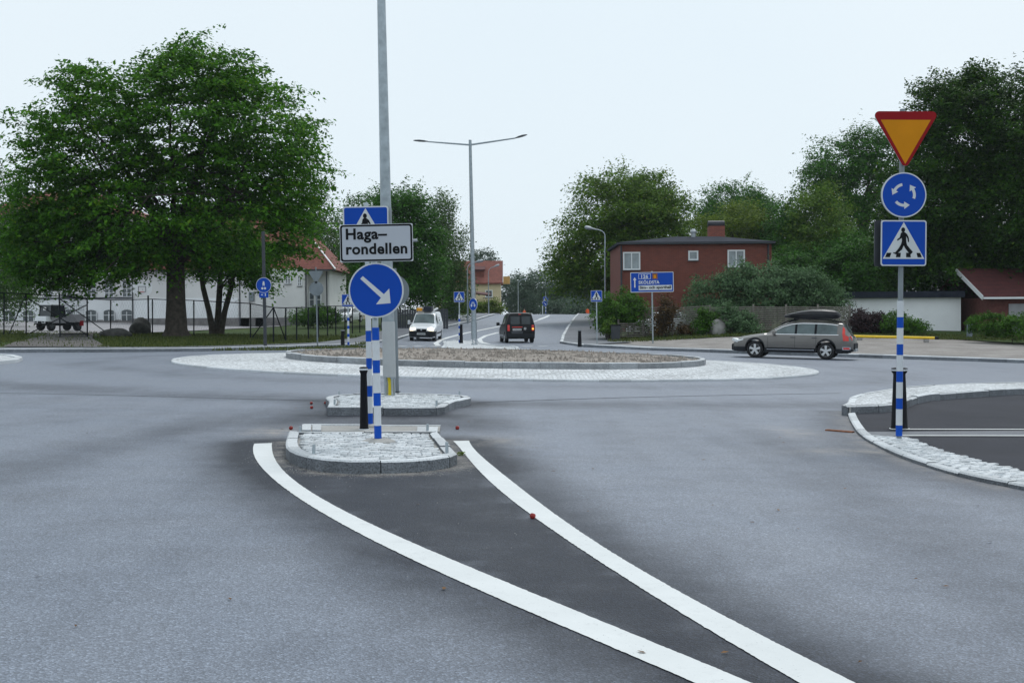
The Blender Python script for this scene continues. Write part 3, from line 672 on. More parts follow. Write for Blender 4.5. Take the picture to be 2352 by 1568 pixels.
# flush crossing platform behind the first island
pl = ccw(PLAT); pb = MB(); pb.slab(pl, lambda x, y: G(x, y)-.05, lambda x, y: G(x, y)+.035); plat = tag(pb.build('crossing_platform', 'sand'), kind='structure')
ps = sorted(pl, key=lambda q: q[1]); back = sorted(ps[2:], key=lambda q: q[0]); front = sorted(ps[:2], key=lambda q: q[0])
kerb([back[0], back[1]], plat, 1.0, .1, -.05, .05, side=-1, mat='granite', name='edge_stone')
def slabrow(x0, x1):                                     # pale paving slabs at both ends of the platform
    for k in range(2):
        a, b = lerp(x0, x1, k/2), lerp(x0, x1, (k+1)/2); bl = Vector((lerp(front[0][0], front[1][0], a), front[0][1]+.02)); br = Vector((lerp(front[0][0], front[1][0], b), front[0][1]+.02))
        tl = Vector((lerp(back[0][0], back[1][0], a), back[0][1]-.14)); tr = Vector((lerp(back[0][0], back[1][0], b), back[0][1]-.14))
        q = MB(); q.slab([bl+Vector((.01, 0)), br-Vector((.01, 0)), tr-Vector((.01, 0)), tl+Vector((.01, 0))], lambda x, y: G(x, y)+.02, lambda x, y: G(x, y)+.055); q.build('paving_slab', 'granite', plat)
slabrow(.0, .15); slabrow(.84, 1.0)
# ------------------------------------------------------------------ right-hand pavement
upper = xy([zr(*p) for p in ((355,625),(640,615),(870,550),(1000,515),(1300,455),(2111,400),(2600,375))], .03); upper = extend(upper, 6)
rpv = strip('near_pavement', STRIP_IN, upper, 60, 24, .03, 'new_asphalt')
zst = lambda x, y: G(x, y)+.045
SET_R = KERB_R_OUT[3:] + STRIP_IN[4:][::-1]
strip('sett_bed', offset(KERB_R_OUT, .1), [tuple(p) for p in resample(STRIP_IN, 60)], 60, 5, .005, 'sand')
kerb(KERB_R_OUT, rpv, .8, .12, -.06, .05, side=1, gap=.012)
lay_setts(ccw([tuple(p) for p in offset(KERB_R_OUT, .13)] + [tuple(p) for p in resample(STRIP_IN, 60)][::-1]), rpv, zst, limit=300, margin=.03)
UP_FRONT = xy([zr(*p) for p in ((285,560),(360,558),(640,550),(760,540),(870,520),(1000,470),(1150,440),(1300,430),(1700,403),(2111,380),(2600,360))], .17); UP_FRONT = extend(UP_FRONT, 6)
UP_BACK = xy([zr(*p) for p in ((290,530),(320,470),(430,435),(800,375),(1150,347),(1500,330),(2111,318),(2600,312))], .17); UP_BACK = extend(UP_BACK, 6)
ub = MB(); uo = UP_FRONT + UP_BACK[::-1]; ub.slab(shrink(uo, .04), lambda x, y: G(x, y)-.05, lambda x, y: G(x, y)+.14); uisl = tag(ub.build('raised_kerb_island', 'sand'), kind='structure')
strip('sett_top', offset(UP_FRONT, .1), [tuple(p) for p in resample(UP_BACK, 60)], 60, 6, .165, 'setts', parent=uisl)
kerb(UP_FRONT, uisl, .75, .13, -.06, .17, side=1, gap=.014, jit=.01); kerb(UP_BACK, uisl, .75, .13, -.06, .17, side=-1, gap=.014)
for y_ in (806, 872):                                    # the two pale stripes across the pavement
    a, b = xy([zr(735 if y_ < 850 else 850, y_), zr(2500, y_+2)], .035); dash(a, b, .1, z=.040)
pv = xy([zr(470, 830), zr(2500, 815), zr(2500, 865), zr(590, 880)], .034); 
strip('worn_strip', [pv[0], pv[1]], [pv[3], pv[2]], 20, 3, .0335, 'path')
dr = MB(); a, b = hit(*zr(75, 818)), hit(*zr(350, 840)); dr.bar(a+Vector((0, 0, .004)), b+Vector((0, 0, .004)), .09, .03); tag(dr.build('drain_grate', 'rust'), 'narrow rusty drain bar let into the asphalt by the sett kerb', 'drain')
# far splitter island
FI = xy([z4(*p) for p in ((640,1350),(1710,1350),(1690,1318),(1400,1300),(1140,1262),(1080,1232),(860,1228),(680,1245),(690,1290))], .1)
FIc = ccw(FI); fi = island('far_traffic_island', shrink(FIc, .05), lambda x, y: G(x, y)+.12, [], 'setts'); kerb(FIc, fi, 1.0, .16, -.06, .14, side=1, closed=True, mat='granite')
# small island corner entering from the left
LI = xy([(-300, 822), (-300, 838), (0, 832), (40, 828), (53, 823), (30, 818), (0, 816)], .06); LIc = ccw(LI)
li = island('left_traffic_island', shrink(LIc, .05), lambda x, y: G(x, y)+.11, [], 'setts'); kerb(LIc, li, 1.0, .2, -.06, .11, side=1, closed=True, mat='granite')
# dirt and gravel washed up beside the islands
grit = MB()
for _ in range(2600):
    i = random.randrange(len(IS1c)); a, b = IS1c[i], IS1c[(i+1) % len(IS1c)]; t = random.random(); q = np.array(a)*(1-t)+np.array(b)*t; d = np.array(b)-np.array(a); d /= max(1e-6, np.hypot(*d))
    off = abs(random.gauss(0, .16)); x, y = q + np.array([d[1], -d[0]])*off; s_ = random.uniform(.002, .006); z = G(x, y)
    if inside((x, y), IS1c) or inside((x, y), pl): continue
    grit.add([(x+s_*math.cos(k*2.1+t*9), y+s_*math.sin(k*2.1+t*9), z) for k in range(3)]+[(x, y, z+s_*1.1)], [(0,1,3),(1,2,3),(2,0,3)])
for _ in range(900):                                     # stray chips over the carriageway
    x, y = random.uniform(-7, 7), random.uniform(4.5, 24); s_ = random.uniform(.002, .007); z = G(x, y)
    if inside((x, y), IS1c) or inside((x, y), IS2c) or inside((x, y), uo) or inside((x, y), pl): continue
    grit.add([(x+s_*math.cos(k*2.1+x*9), y+s_*math.sin(k*2.1+x*9), z) for k in range(3)]+[(x, y, z+s_*.9)], [(0,1,3),(1,2,3),(2,0,3)])
tag(grit.build('grit', 'sand'), 'pale grit and dust scattered beside the granite kerb', 'gravel', kind='stuff')

lit = MB()                                               # a few dead leaves blown over the carriageway
for _ in range(70):
    x, y = random.uniform(-6, 6), random.uniform(4.6, 22); s_ = random.uniform(.012, .03); a = random.uniform(0, 6.28); z = G(x, y)+.008
    if inside((x, y), IS1c) or inside((x, y), IS2c) or inside((x, y), uo) or inside((x, y), pl): continue
    ca, sa = math.cos(a)*s_, math.sin(a)*s_; lit.add([(x-ca, y-sa, z), (x-sa*.5, y+ca*.5, z+.006), (x+ca, y+sa, z+.004), (x+sa*.5, y-ca*.5, z+.002)], [(0, 1, 2, 3)])
tag(lit.build('leaf_litter', 'litter'), 'scattered small dead leaves lying on the asphalt', 'leaves', kind='stuff')

# ================================================================== SIGNS AND POSTS
def rrect(w, h, r, n=6):
    o = []
    for cx, cy, a0 in ((w/2-r, h/2-r, 0), (-w/2+r, h/2-r, 90), (-w/2+r, -h/2+r, 180), (w/2-r, -h/2+r, 270)):
        for k in range(n+1): a = math.radians(a0+90*k/n); o.append((cx+r*math.cos(a), cy+r*math.sin(a)))
    return o
def circ(r, n=48, cx=0, cy=0): return [(cx+r*math.cos(2*math.pi*k/n), cy+r*math.sin(2*math.pi*k/n)) for k in range(n)]
def rtri(side, r, n=6):                                  # point-down triangle with rounded corners, centred on its box
    hgt = side*math.sqrt(3)/2; cs = [(-side/2, hgt/2), (0, -hgt/2), (side/2, hgt/2)]; o = []
    g = (0, hgt/2-hgt/3)
    for i, c in enumerate(cs):
        v = Vector((g[0]-c[0], g[1]-c[1])).normalized(); ctr = Vector(c)+v*2*r; a0 = math.atan2(-v.y, -v.x)
        for k in range(n+1): a = a0+math.radians(-60+120*k/n)
        o += [(ctr.x+r*math.cos(a0+math.radians(s_)), ctr.y+r*math.sin(a0+math.radians(s_))) for s_ in np.linspace(-60, 60, n+1)]
    return o
def flat(name, polys, y, mat, parent, dz=0.0, t=.002, dx=0.0):
    b = MB()
    for p in polys: b.prism([(q[0]+dx, q[1]+dz) for q in p], y, y+t)
    return b.build(name, mat, parent)
def board(parent, outline, z, y, back='alu', t=.018, name='back_plate', dx=0.0):
    b = MB(); b.prism([(q[0]+dx, q[1]+z) for q in outline], y, y+t); return b.build(name, back, parent)
_fonts = {}
def text(s, size, parent, x, y, z, mat, bold=.012, name='lettering', space=1.0, width=None):
    cu = bpy.data.curves.new('lettering', 'FONT'); cu.body = s; cu.size = size; cu.offset = bold*size; cu.space_character = space; cu.extrude = .0012; cu.resolution_u = 4
    ob = bpy.data.objects.new('tmp_text', cu); COL.objects.link(ob); dg = bpy.context.evaluated_depsgraph_get(); dg.update()
    me = bpy.data.meshes.new_from_object(ob.evaluated_get(dg)); bpy.data.objects.remove(ob)
    co = np.array([v.co[:] for v in me.vertices])
    sx = 1.0 if not width else width/(co[:, 0].max()-co[:, 0].min()); x0 = co[:, 0].min()
    for v in me.vertices: c_ = v.co.copy(); v.co = ((c_.x-x0)*sx+x, -c_.z+y, c_.y+z)
    me.materials.clear(); me.materials.append(M[mat]); return link(name, me, parent)
def fig(x, y): return ((x-469)/422*.6, (1259-y)/422*.6)
PED = [[fig(*p) for p in ((440,1168),(452,1158),(476,1158),(498,1176),(514,1208),(518,1248),(507,1250),(502,1216),(489,1196),(492,1245),(498,1275),(522,1305),(552,1338),(549,1346),(534,1362),(520,1362),(524,1352),(512,1345),(482,1305),(468,1281),(452,1320),(406,1358),(398,1364),(370,1350),(373,1345),(390,1346),(420,1310),(441,1275),(452,1242),(450,1212),(412,1237),(405,1227),(432,1206),(438,1180))],
       [fig(462+18*math.cos(a), 1137+22*math.sin(a)) for a in np.linspace(0, 6.283, 17)[:-1]]]
STR = [[fig(*p) for p in q] for q in (((312,1349),(356,1349),(341,1390),(298,1390)), ((405,1349),(443,1349),(439,1390),(397,1390)), ((492,1349),(530,1349),(536,1390),(492,1390)), ((587,1349),(622,1349),(637,1390),(598,1390)))]
TRI = [fig(468, 1066), fig(662, 1405), fig(275, 1405)]
def crossing_face(parent, z, y, s=1.0, detail=True, mirror=False, dx=0.0):
    k = (lambda p: [(-q[0]*s if mirror else q[0]*s, q[1]*s) for q in p])
    board(parent, k(rrect(.6, .6, .035)), z, y, dx=dx); flat('border', [k(rrect(.6, .6, .035))], y-.003, 'white', parent, z, .003, dx)
    flat('blue_field', [k(rrect(.566, .566, .024))], y-.005, 'blue', parent, z, dx=dx); flat('white_triangle', [k(TRI)], y-.007, 'white', parent, z, dx=dx)
    flat('pedestrian_symbol', [k(p) for p in PED], y-.0105, 'black', parent, z, dx=dx)
    for p in STR: flat('zebra_bar', [k(p)], y-.009, 'black', parent, z, .0018, dx=dx)
def disc_face(parent, z, y, r=.3, dx=0.0):
    board(parent, circ(r), z, y, t=.03, dx=dx); flat('border', [circ(r)], y-.003, 'white', parent, z, .003, dx=dx); flat('blue_field', [circ(r*.945)], y-.005, 'blue', parent, z, dx=dx)
def arrow_keep(parent, z, y, r=.3, dx=0.0):
    P_ = [((x-555)/320*r, (1195-yy)/320*r) for x, yy in ((405,1028),(375,1058),(610,1283),(552,1357),(720,1348),(708,1178),(645,1242))]; flat('arrow_symbol', [P_], y-.007, 'white', parent, z, dx=dx)
def arrow_round(parent, z, y, r=.3, dx=0.0):
    polys = []
    for k in range(3):
        a0, a1, a2 = -20+120*k, 32+120*k, 60+120*k; rm = .46*r; w = .062*r; o = []
        o += [((rm+w)*math.cos(math.radians(a)), (rm+w)*math.sin(math.radians(a))) for a in np.linspace(a0, a1, 9)]
        o += [(rm*1.36*math.cos(math.radians(a1)), rm*1.36*math.sin(math.radians(a1))), (rm*1.12*math.cos(math.radians(a2)), rm*1.12*math.sin(math.radians(a2))), (rm*.64*math.cos(math.radians(a1)), rm*.64*math.sin(math.radians(a1)))]
        o += [((rm-w)*math.cos(math.radians(a)), (rm-w)*math.sin(math.radians(a))) for a in np.linspace(a1, a0, 9)]
        polys.append(o)
    flat('arrow_symbol', polys, y-.007, 'white', parent, z, dx=dx)
def bands(parent, z0, n, r=.041, blue=.142, wht=.222, zmax=9):
    z = z0
    for k in range(n):
        for h, mt in ((blue, 'sblue'), (wht, 'bwhite')):
            if z+h > zmax: return
            b = MB(); b.lathe([(r, 0), (r, h-.002)], 18); b.build('band', mt, parent, smooth=True, loc=(0, 0, z)); z += h
def pole(parent, h, r=.03, mat='galv', name='pole', z0=-.15, cap=True):
    b = MB(); b.lathe([(r, z0), (r, h), (r*.85, h+.006)], 18); return b.build(name, mat, parent, smooth=True)
def clamps(parent, zs, r=.03, y=-.045):
    for z in zs:
        b = MB(); b.lathe([(r+.008, -.02), (r+.008, .02)], 14, c=(0, 0, z)); b.box((0, y/2-.01, z), (.1, abs(y)-.012, .03)); b.build('clamp', 'galv', parent)
def ztop(px, py, p): return at(px, py, p.y).z - p.z
# --- front post of the near island: keep-right disc and name plate
p = POST1.copy(); p.z -= .0
t = thing('direction_post', 'blue and white banded post with keep right arrow disc and name plate reading Haga-rondellen', 'sign post', p, 0, None, (0, -.014))
pole(t, 2.12, .034); bands(t, .03, 4, zmax=1.42)
b = MB(); b.lathe([(.06, 0), (.06, .02), (.045, .03)], 18); b.build('base_ring', 'darkgrey', t, smooth=True)
zd = ztop(866, 667, p); disc_face(t, zd, -.075, .305, dx=.025); arrow_keep(t, zd, -.075, .305, dx=.025); clamps(t, (zd-.15, zd+.15), .034, -.075)
zp = ztop(867, 559, p); pw, ph = .805, .415
PX = .042
np_ = MB(); np_.prism([(q[0]+PX, q[1]+zp) for q in rrect(pw, ph, .012)], -.092, -.074); npl = np_.build('name_plate', 'bwhite', t)
flat('black_border', [rrect(pw-.012, ph-.012, .03)], -.095, 'black', npl, zp, .003, PX); flat('plate_face', [rrect(pw-.052, ph-.052, .018)], -.097, 'plate_white', npl, zp, dx=PX)
text('Haga\u2013', .165, npl, PX-.335, -.099, zp+.045, 'black', .03, space=1.06, width=.455); text('rondellen', .165, npl, PX-.335, -.099, zp-.12, 'black', .03, space=1.06, width=.675)
clamps(t, (zp-.1, zp+.1), .034, -.09)
b = MB(); b.lathe([(.016, 0), (.016, .05)], 12, axis='Y', c=(0, 0, 0)); b.build('bolt_end', 'alu', t, smooth=True, loc=(PX+.4, -.06, zp+.02), rot=(0, 0, math.radians(-90)))
# --- second post: pedestrian crossing sign
p = POST2.copy()
t = thing('crossing_sign', 'pedestrian crossing sign on banded post half hidden behind the Haga-rondellen plate', 'sign', p, 0, None, (0, -.009))
zc_ = ztop(841, 527, p); pole(t, ztop(841, 467, p), .03); bands(t, .03, 5, .038, zmax=zc_-.35); crossing_face(t, zc_, -.06, 1.0, dx=-.002)
clamps(t, (zc_-.18, zc_+.18), .03, -.06); b = MB(); b.lathe([(.11, -.03), (.1, .01), (.05, .03)], 18); b.build('mortar_collar', 'sand', t, smooth=True)
bk = board(t, rrect(.6, .6, .035), zc_, .045, dx=.03); 
# --- grey post on the second island with the back of a disc
p = hit(912, 900, .125)
t = thing('disc_sign', 'plain grey pole with the back of a round sign peeking out behind the arrow disc', 'sign', p, 0, None, (0, -.012))
zd = ztop(897, 668, p); pole(t, zd+.4, .032, 'postgrey'); board(t, circ(.3), zd, .04, 'alu', .02, dx=-.05); flat('rim', [circ(.3)], .036, 'postgrey', t, zd, .004, dx=-.05); clamps(t, (zd-.15, zd+.15), .032, .04)
b = MB(); b.lathe([(.06, 0), (.06, .015)], 16); b.build('base_ring', 'darkgrey', t)
# --- right-hand post
p = hit(2064, 1004, .05)
t = thing('roundabout_sign_post', 'banded post with yield triangle over roundabout disc over pedestrian crossing sign beside sett pavement', 'sign post', p, 0, None, (0, .011))
zy, zo, zc_ = ztop(2070, 325, p), ztop(2067, 449, p), ztop(2066, 559, p); pole(t, ztop(2067, 252, p), .033, 'postgrey'); bands(t, .02, 5, .042, .14, .212, zmax=zc_-.34)
tr_ = rtri(.875, .055); dx = .025; board(t, tr_, zy, -.06, dx=dx, t=.014); flat('red_border', [tr_], -.063, 'red', t, zy, .003, dx)
inn = [(-.375*.88*.98, .268), (.375*.88*.98, .268), (0, -.30)]; flat('yellow_field', [inn], -.066, 'yellow', t, zy, .003, dx)
disc_face(t, zo, -.06, .292, dx=.012); arrow_round(t, zo, -.06, .292, dx=.012); crossing_face(t, zc_, -.06, .985, dx=.015)
clamps(t, (zy+.2, zo, zc_+.2, zc_-.2), .033, -.06)
b = MB(); b.prism([(q[0], q[1]+zc_) for q in rrect(.58, .6, .03)], .0, .02); ob = b.build('rear_sign', 'darkgrey', t, loc=(-.05, .06, 0), rot=(0, 0, math.radians(8)))
# --- bollards
def bollard(p, label, h=.98, r0=.075, r1=.055, group='black bollards at the crossings'):
    t = thing('bollard', label, 'bollard', p, 0, group)
    b = MB(); b.lathe([(r0*1.08, -.02), (r0*1.08, .015), (r0, .03), (r1, h-.12), (r1, h-.09), (r1*1.28, h-.06), (r1*1.28, h-.045)], 20); b.build('shaft', 'blackpl', t, smooth=True)
    b = MB(); b.lathe([(r1*1.24, h-.045), (r1*1.24, h-.018)], 20); b.build('reflector', 'bwhite', t, smooth=True)
    b = MB(); b.lathe([(r1*1.34, h-.018), (r1*1.34, h-.008), (r1*.9, h)], 20); b.build('cap', 'blackpl', t, smooth=True)
    b = MB(); b.lathe([(r0*1.25, -.01), (r0*1.22, .006)], 20); b.build('base', 'bwhite', t, smooth=True); return t
bollard(hit(836, 985, .04), 'black plastic bollard beside the banded posts on the near traffic island', ztop(836, 842, hit(836, 985, .04)), .056, .042)
pb_ = hit(2065, 984, .03); bollard(pb_, 'black flared bollard standing directly behind the roundabout sign post', ztop(2065, 844, pb_), .115, .085)
for px, py, tpy, lb in ((787, 794, 757, 'black bollard beside the footpath and the green grass behind the fence'), (1059, 788, 743, 'black bollard on the far splitter island by the double arm lamp'), (1331, 797, 757, 'black bollard at the corner of the footpath near the brick house')):
    q = hit(px, py, .12); bollard(q, lb, ztop(px, tpy, q), .1, .075)
# --- steel pins standing in the islands
pins = [(zi(505, 885), .13), (zi(1845, 868), .13), (zi(372, 652), .05), (zi(1650, 655), .05), (zi(716, 398), .13), (zi(1740, 405), .13), (zi(1972, 295), .13), (zi(762, 272), .1)]
PINL = ['on the near island kerb beside the long left white line', 'on the near island kerb beside the weed tuft', 'at the platform end beside one red apple', 'on pale slabs at the platform end by the road', 'on the second island close to three red apples', 'on the crossing side of the second island', 'at the pointed nose of the second island', 'as a low stub at the second island corner']
hs = [95, 105, 45, 72, 62, 58, 42, 16]
for k, ((q, h), hp) in enumerate(zip(pins, hs)):
    g = hit(q[0], q[1], h); hh = hp/2.94/1.4887*g.y/F
    b = MB(); b.lathe([(.017, -.1), (.017, hh-.006), (.013, hh)], 12)
    o = b.build('steel_pin', 'galv', None, smooth=True, loc=g, rot=(random.uniform(-.05, .05), random.uniform(-.03, .06), 0))
    tag(o, 'short grey steel pin standing ' + PINL[k], 'pin', 'steel pins in the near islands')
# --- smaller crossing signs further off
def small_crossing(px_c, py_c, base, label, s=1.0, banded=False, rz=0.0, mirror=False, lean=0.0, polem='galv'):
    t = thing('crossing_sign', label, 'sign', base, rz, None, (0, lean)); z = ztop(px_c, py_c, base)
    pole(t, z+.3, .032, polem)
    if banded: bands(t, .02, 4, .05, .15, .24, zmax=z-.32)
    crossing_face(t, z, -.05, s, mirror=mirror); clamps(t, (z-.15, z+.15), .032, -.05); return t
q = hit(800, 793, .12); small_crossing(803, 690, q, 'small pedestrian crossing sign on banded post peeking out left of the arrow disc', 1.0, True, mirror=True)
q = hit(1055, 787, .12); small_crossing(1056, 682, q, 'pedestrian crossing sign on banded post on the far splitter island', .98, True, mirror=True)
q = hit(1371, 790, .12); small_crossing(1367, 680, q, 'pedestrian crossing sign on slim grey pole beside the direction board', 1.0, False, lean=-.01)
# far crossing with arrow disc on the crest
q = col(1253, 146, .05); t = thing('crossing_sign', 'tiny crossing sign above arrow disc on two banded posts far up the road', 'sign', q)
pole(t, 2.6, .035); z2 = ztop(1255, 687, q); crossing_face(t, z2, -.05, 1.0); z3 = ztop(1251, 697, q); disc_face(t, z3, -.09, .3, dx=-.1); arrow_keep(t, z3, -.09, .3, dx=-.1)
bands(t, .1, 3, .05); b = MB(); b.lathe([(.045, -.1), (.045, z3+.2)], 12, c=(-.36, 0, 0)); b.build('second_post', 'bwhite', t)
# round sign with two arrows on the lamp post
q = hit(1089, 791, .12); LAMP2 = q
t = thing('two_arrow_sign', 'round blue sign with two white arrows strapped to the double arm lamp post', 'sign', (q.x, q.y-.16, q.z), math.radians(-47))
z = ztop(1088, 699, q); disc_face(t, z, -.06, .33)
ar = []
for sx in (1, -1):
    a, c = Vector((.045, .13)), Vector((.165, -.15)); u_ = (c-a).normalized(); w_ = Vector((-u_.y, u_.x)); m_ = c-u_*.13; q_ = [a+w_*.03, m_+w_*.03, m_+w_*.09, c, m_-w_*.09, m_-w_*.03, a-w_*.03]; ar.append([(v_.x*sx, v_.y) for v_ in q_])
flat('arrow_symbol', ar, -.067, 'white', t, z); clamps(t, (z,), .05, -.06)
# direction board
q = hit(1499, 786, .12); t = thing('direction_board', 'blue direction board reading 126 SKÖLDSTA and Sim- och sporthall in front of brick house', 'sign', q, 0, None, (0, -.012))
sc = q.y/F; wB, hB = 99*sc, 46*sc; zB = ztop(1498, 648, q); pole(t, ztop(1497, 623, q), .045, 'galv')
board(t, rrect(wB, hB, .05), zB, -.07, t=.03); flat('border', [rrect(wB, hB, .05)], -.073, 'white', t, zB, .003); flat('blue_field', [rrect(wB-.07, hB-.07, .03)], -.076, 'blue', t, zB)
u = wB/420; X = lambda x: (x-1114)*u; Z = lambda y: zB+(755-y)*u
flat('arrow_symbol', [[(X(940), Z(805)), (X(952), Z(805)), (X(952), Z(732)), (X(963), Z(732)), (X(946), Z(705)), (X(929), Z(732)), (X(940), Z(732))]], -.079, 'white', t)
flat('route_panel', [[(X(983), Z(723)), (X(1102), Z(723)), (X(1102), Z(673)), (X(983), Z(673))]], -.079, 'white', t); flat('route_field', [[(X(987), Z(719)), (X(1098), Z(719)), (X(1098), Z(677)), (X(987), Z(677))]], -.081, 'blue', t)
text('126', 46*u, t, X(1010), -.083, Z(715), 'white', .035, space=1.1, width=66*u); text('SK\u00d6LDSTA', 42*u, t, X(983), -.079, Z(770), 'white', .035, space=1.1, width=202*u)
flat('brown_panel', [[(X(1117), Z(725)), (X(1168), Z(725)), (X(1168), Z(670)), (X(1117), Z(670))]], -.079, 'rust', t); flat('pictogram', [[(X(1130), Z(718)), (X(1155), Z(718)), (X(1155), Z(700)), (X(1148), Z(682)), (X(1137), Z(682)), (X(1130), Z(700))]], -.081, 'yellow', t)
flat('white_panel', [[(X(983), Z(833)), (X(1307), Z(833)), (X(1307), Z(785)), (X(983), Z(785))]], -.079, 'white', t); text('Sim\u2013 och sporthall', 36*u, t, X(993), -.083, Z(818), 'black', .035, width=305*u)
clamps(t, (zB-.3, zB+.3), .045, -.07)
# back of yield and disc signs on the left
q = hit(729, 793, .12); t = thing('sign_backs', 'grey backs of a triangular and a round sign on one slim pole by the fence', 'sign', q, 0, None, (0, -.012))
pole(t, ztop(727, 614, q), .035, 'postgrey'); z = ztop(727, 638, q); board(t, rtri(.74, .05), z, -.05, 'postgrey', .02); board(t, circ(.34), ztop(727, 663, q), -.05, 'postgrey', .02, dx=.01); clamps(t, (z+.1, z-.7), .035, .05)
# lamp pole with cycle path sign
q = hit(609, 796, .12); t = thing('cycle_path_sign', 'round blue foot and cycle path sign with small blue plate on tall grey pole', 'sign', q, 0, None, (0, -.008))
pole(t, 5.1, .075, 'darkgrey'); z = ztop(607, 655, q); disc_face(t, z, -.1, .34); b = [[(-.03, .14), (.03, .14), (.05, .02), (.03, -.1), (.01, -.02), (-.01, -.02), (-.03, -.1), (-.05, .02)]]
flat('pictogram', b, -.107, 'white', t, z+.03); flat('pictogram', [circ(.05, 16, -.06, -.17), circ(.05, 16, .06, -.17)], -.107, 'white', t, z+.03); z = ztop(610, 677, q); flat('small_plate', [rrect(.4, .26, .02)], -.1, 'blue', t, z, .01); flat('arrow_symbol', [[(-.12, .02), (-.04, .02), (-.04, -.02), (-.12, -.02)], [(.05, .06), (.09, .06), (.09, -.06), (.05, -.06)]], -.103, 'white', t, z)
# ================================================================== LAMP POSTS
def led_head(parent, a, b):                              # flat luminaire from its neck a to its tip b
    a, b = Vector(a), Vector(b); d = b-a; L = d.length; d.normalize(); s_ = d.cross(Vector((0, 0, 1))).normalized(); u = s_.cross(d)
    m_ = MB(); st_ = [(0, .05, .05), (.12, .07, .05), (.25, .13, .07), (.6, .16, .075), (.85, .12, .05), (1, .04, .02)]; vs_ = []
    for t_, w, h in st_:
        c = a+d*L*t_; vs_ += [c-s_*w-u*h*.3, c+s_*w-u*h*.3, c+s_*w*.8+u*h*.7, c-s_*w*.8+u*h*.7]
    fs = [(i*4+j, i*4+(j+1) % 4, i*4+4+(j+1) % 4, i*4+4+j) for i in range(len(st_)-1) for j in range(4)] + [(3,2,1,0), tuple(range(len(vs_)-4, len(vs_)))]
    m_.add(vs_, fs); m_.build('lamp_head', 'darkgrey', parent, smooth=True)
q = LAMP2; t = thing('double_arm_lamp', 'tall galvanised lamp post with two opposite arms on the far splitter island', 'street lamp', q, 0, None, (0, -.013))
hp = ztop(1079, 322, q); b = MB(); b.lathe([(.155, .3), (.15, 1.2), (.13, 1.22), (.075, hp), (.06, hp+.01)], 20); b.build('pole', 'galv', t, smooth=True)
b = MB(); b.lathe([(.17, -.05), (.17, .04)], 8); [b.lathe([(.018, 0), (.018, .34)], 8, c=(.12*math.cos(a), .12*math.sin(a), 0)) for a in (.7, 2.3, 3.9, 5.4)]; b.build('base_bolts', 'galv', t)
k = q.y/F; za = hp - 11*k
for sx, (ex, ez), (tx, tz) in ((-1, (-97, 9), (-130, 12)), (1, (104, 13), (131, 20))):
    b = MB(); b.tube([(0, 0, za), (ex*k*.5, -.02, za+ez*k*.5), (ex*k, -.05, za+ez*k)], [.05, .045, .035], 10); b.build('arm', 'galv', t, smooth=True)
    led_head(t, (ex*k, -.05, za+ez*k), (tx*k, -.08, za+tz*k))
q = hit(895, 907, .125); t = thing('tall_lamp_post', 'thick galvanised lamp post on bolts with yellow conduit on the second island', 'street lamp', q, 0, None, (0, -.0125))
k = q.y/F; z1 = 42*k; z2 = ztop(895, 741, q)
b = MB(); b.lathe([(.113, z1), (.113, z2), (.107, z2+.02)], 24); b.build('sleeve', pm('pole_sleeve', (.40, .42, .43), .6, .1, var=.05), t, smooth=True)
b = MB(); b.lathe([(.105, z2), (.098, 2.6), (.055, 9.6), (.045, 9.62)], 24); b.build('pole', 'galv', t, smooth=True)
for a in (.6, 2.2, 3.75, 5.3):
    b = MB(); b.lathe([(.017, -.05), (.017, z1)], 10, c=(.088*math.cos(a), .088*math.sin(a), 0)); b.lathe([(.03, z1-.035), (.03, z1)], 6, c=(.088*math.cos(a), .088*math.sin(a), 0)); b.build('bolt', 'galv', t)
b = MB(); b.lathe([(.115, z1-.006), (.115, z1+.006)], 20); b.build('flange', 'alu', t)
b = MB(); b.tube([(0, 0, -.05), (.005, .0, z1*.6), (-.01, 0, z1)], [.032, .03, .03], 10); b.build('conduit', 'cable', t, smooth=True)
for sx in (-1, 1):
    b = MB(); b.tube([(0, 0, 9.4), (sx*1.3, 0, 9.5), (sx*2.4, 0, 9.62)], [.045, .04, .03], 10); b.build('arm', 'galv', t, smooth=True); led_head(t, (sx*2.4, 0, 9.62), (sx*3.1, 0, 9.68))
def old_lamp(px, d, top_py, arm_px, head_px, label, group='curved street lamps'):
    q = col(px, d, .1); k = d/F; t = thing('street_lamp', label, 'street lamp', q, 0, None); zt = ztop(px, top_py, q); sx = 1 if head_px > 0 else -1
    b = MB(); path = [(0, 0, -.1), (0, 0, zt*.55), (0, 0, zt-16*k)] + [(arm_px*k*(1-math.cos(a)), 0, zt-16*k+14*k*math.sin(a)) for a in np.linspace(.3, 1.5, 6)]
    b.tube(path, [.075, .06, .045]+[.035]*6, 10); b.build('pole', 'galv', t, smooth=True); e = Vector(path[-1]); tip = e+Vector((head_px*k, 0, 6*k*(1 if abs(head_px) > 15 else .3)))
    b = MB(); m_ = e.lerp(tip, .35); b.tube([e, m_, e.lerp(tip, .55), e.lerp(tip, .9), tip], [.04, .07, .13, .12, .05], 12); b.build('lamp_head', 'alu', t, smooth=True)
old_lamp(1390, 92, 525, -22, -26, 'old street lamp with white head reaching left in front of the bushy tree')
old_lamp(1074, 112, 602, 12, 26, 'slim street lamp with arm bent right behind the double arm lamp')
old_lamp(1122, 150, 612, 10, 16, 'thin street lamp before the yellow house with red roof')
old_lamp(1190, 190, 640, 10, 12, 'thin distant street lamp among the hazy far trees')
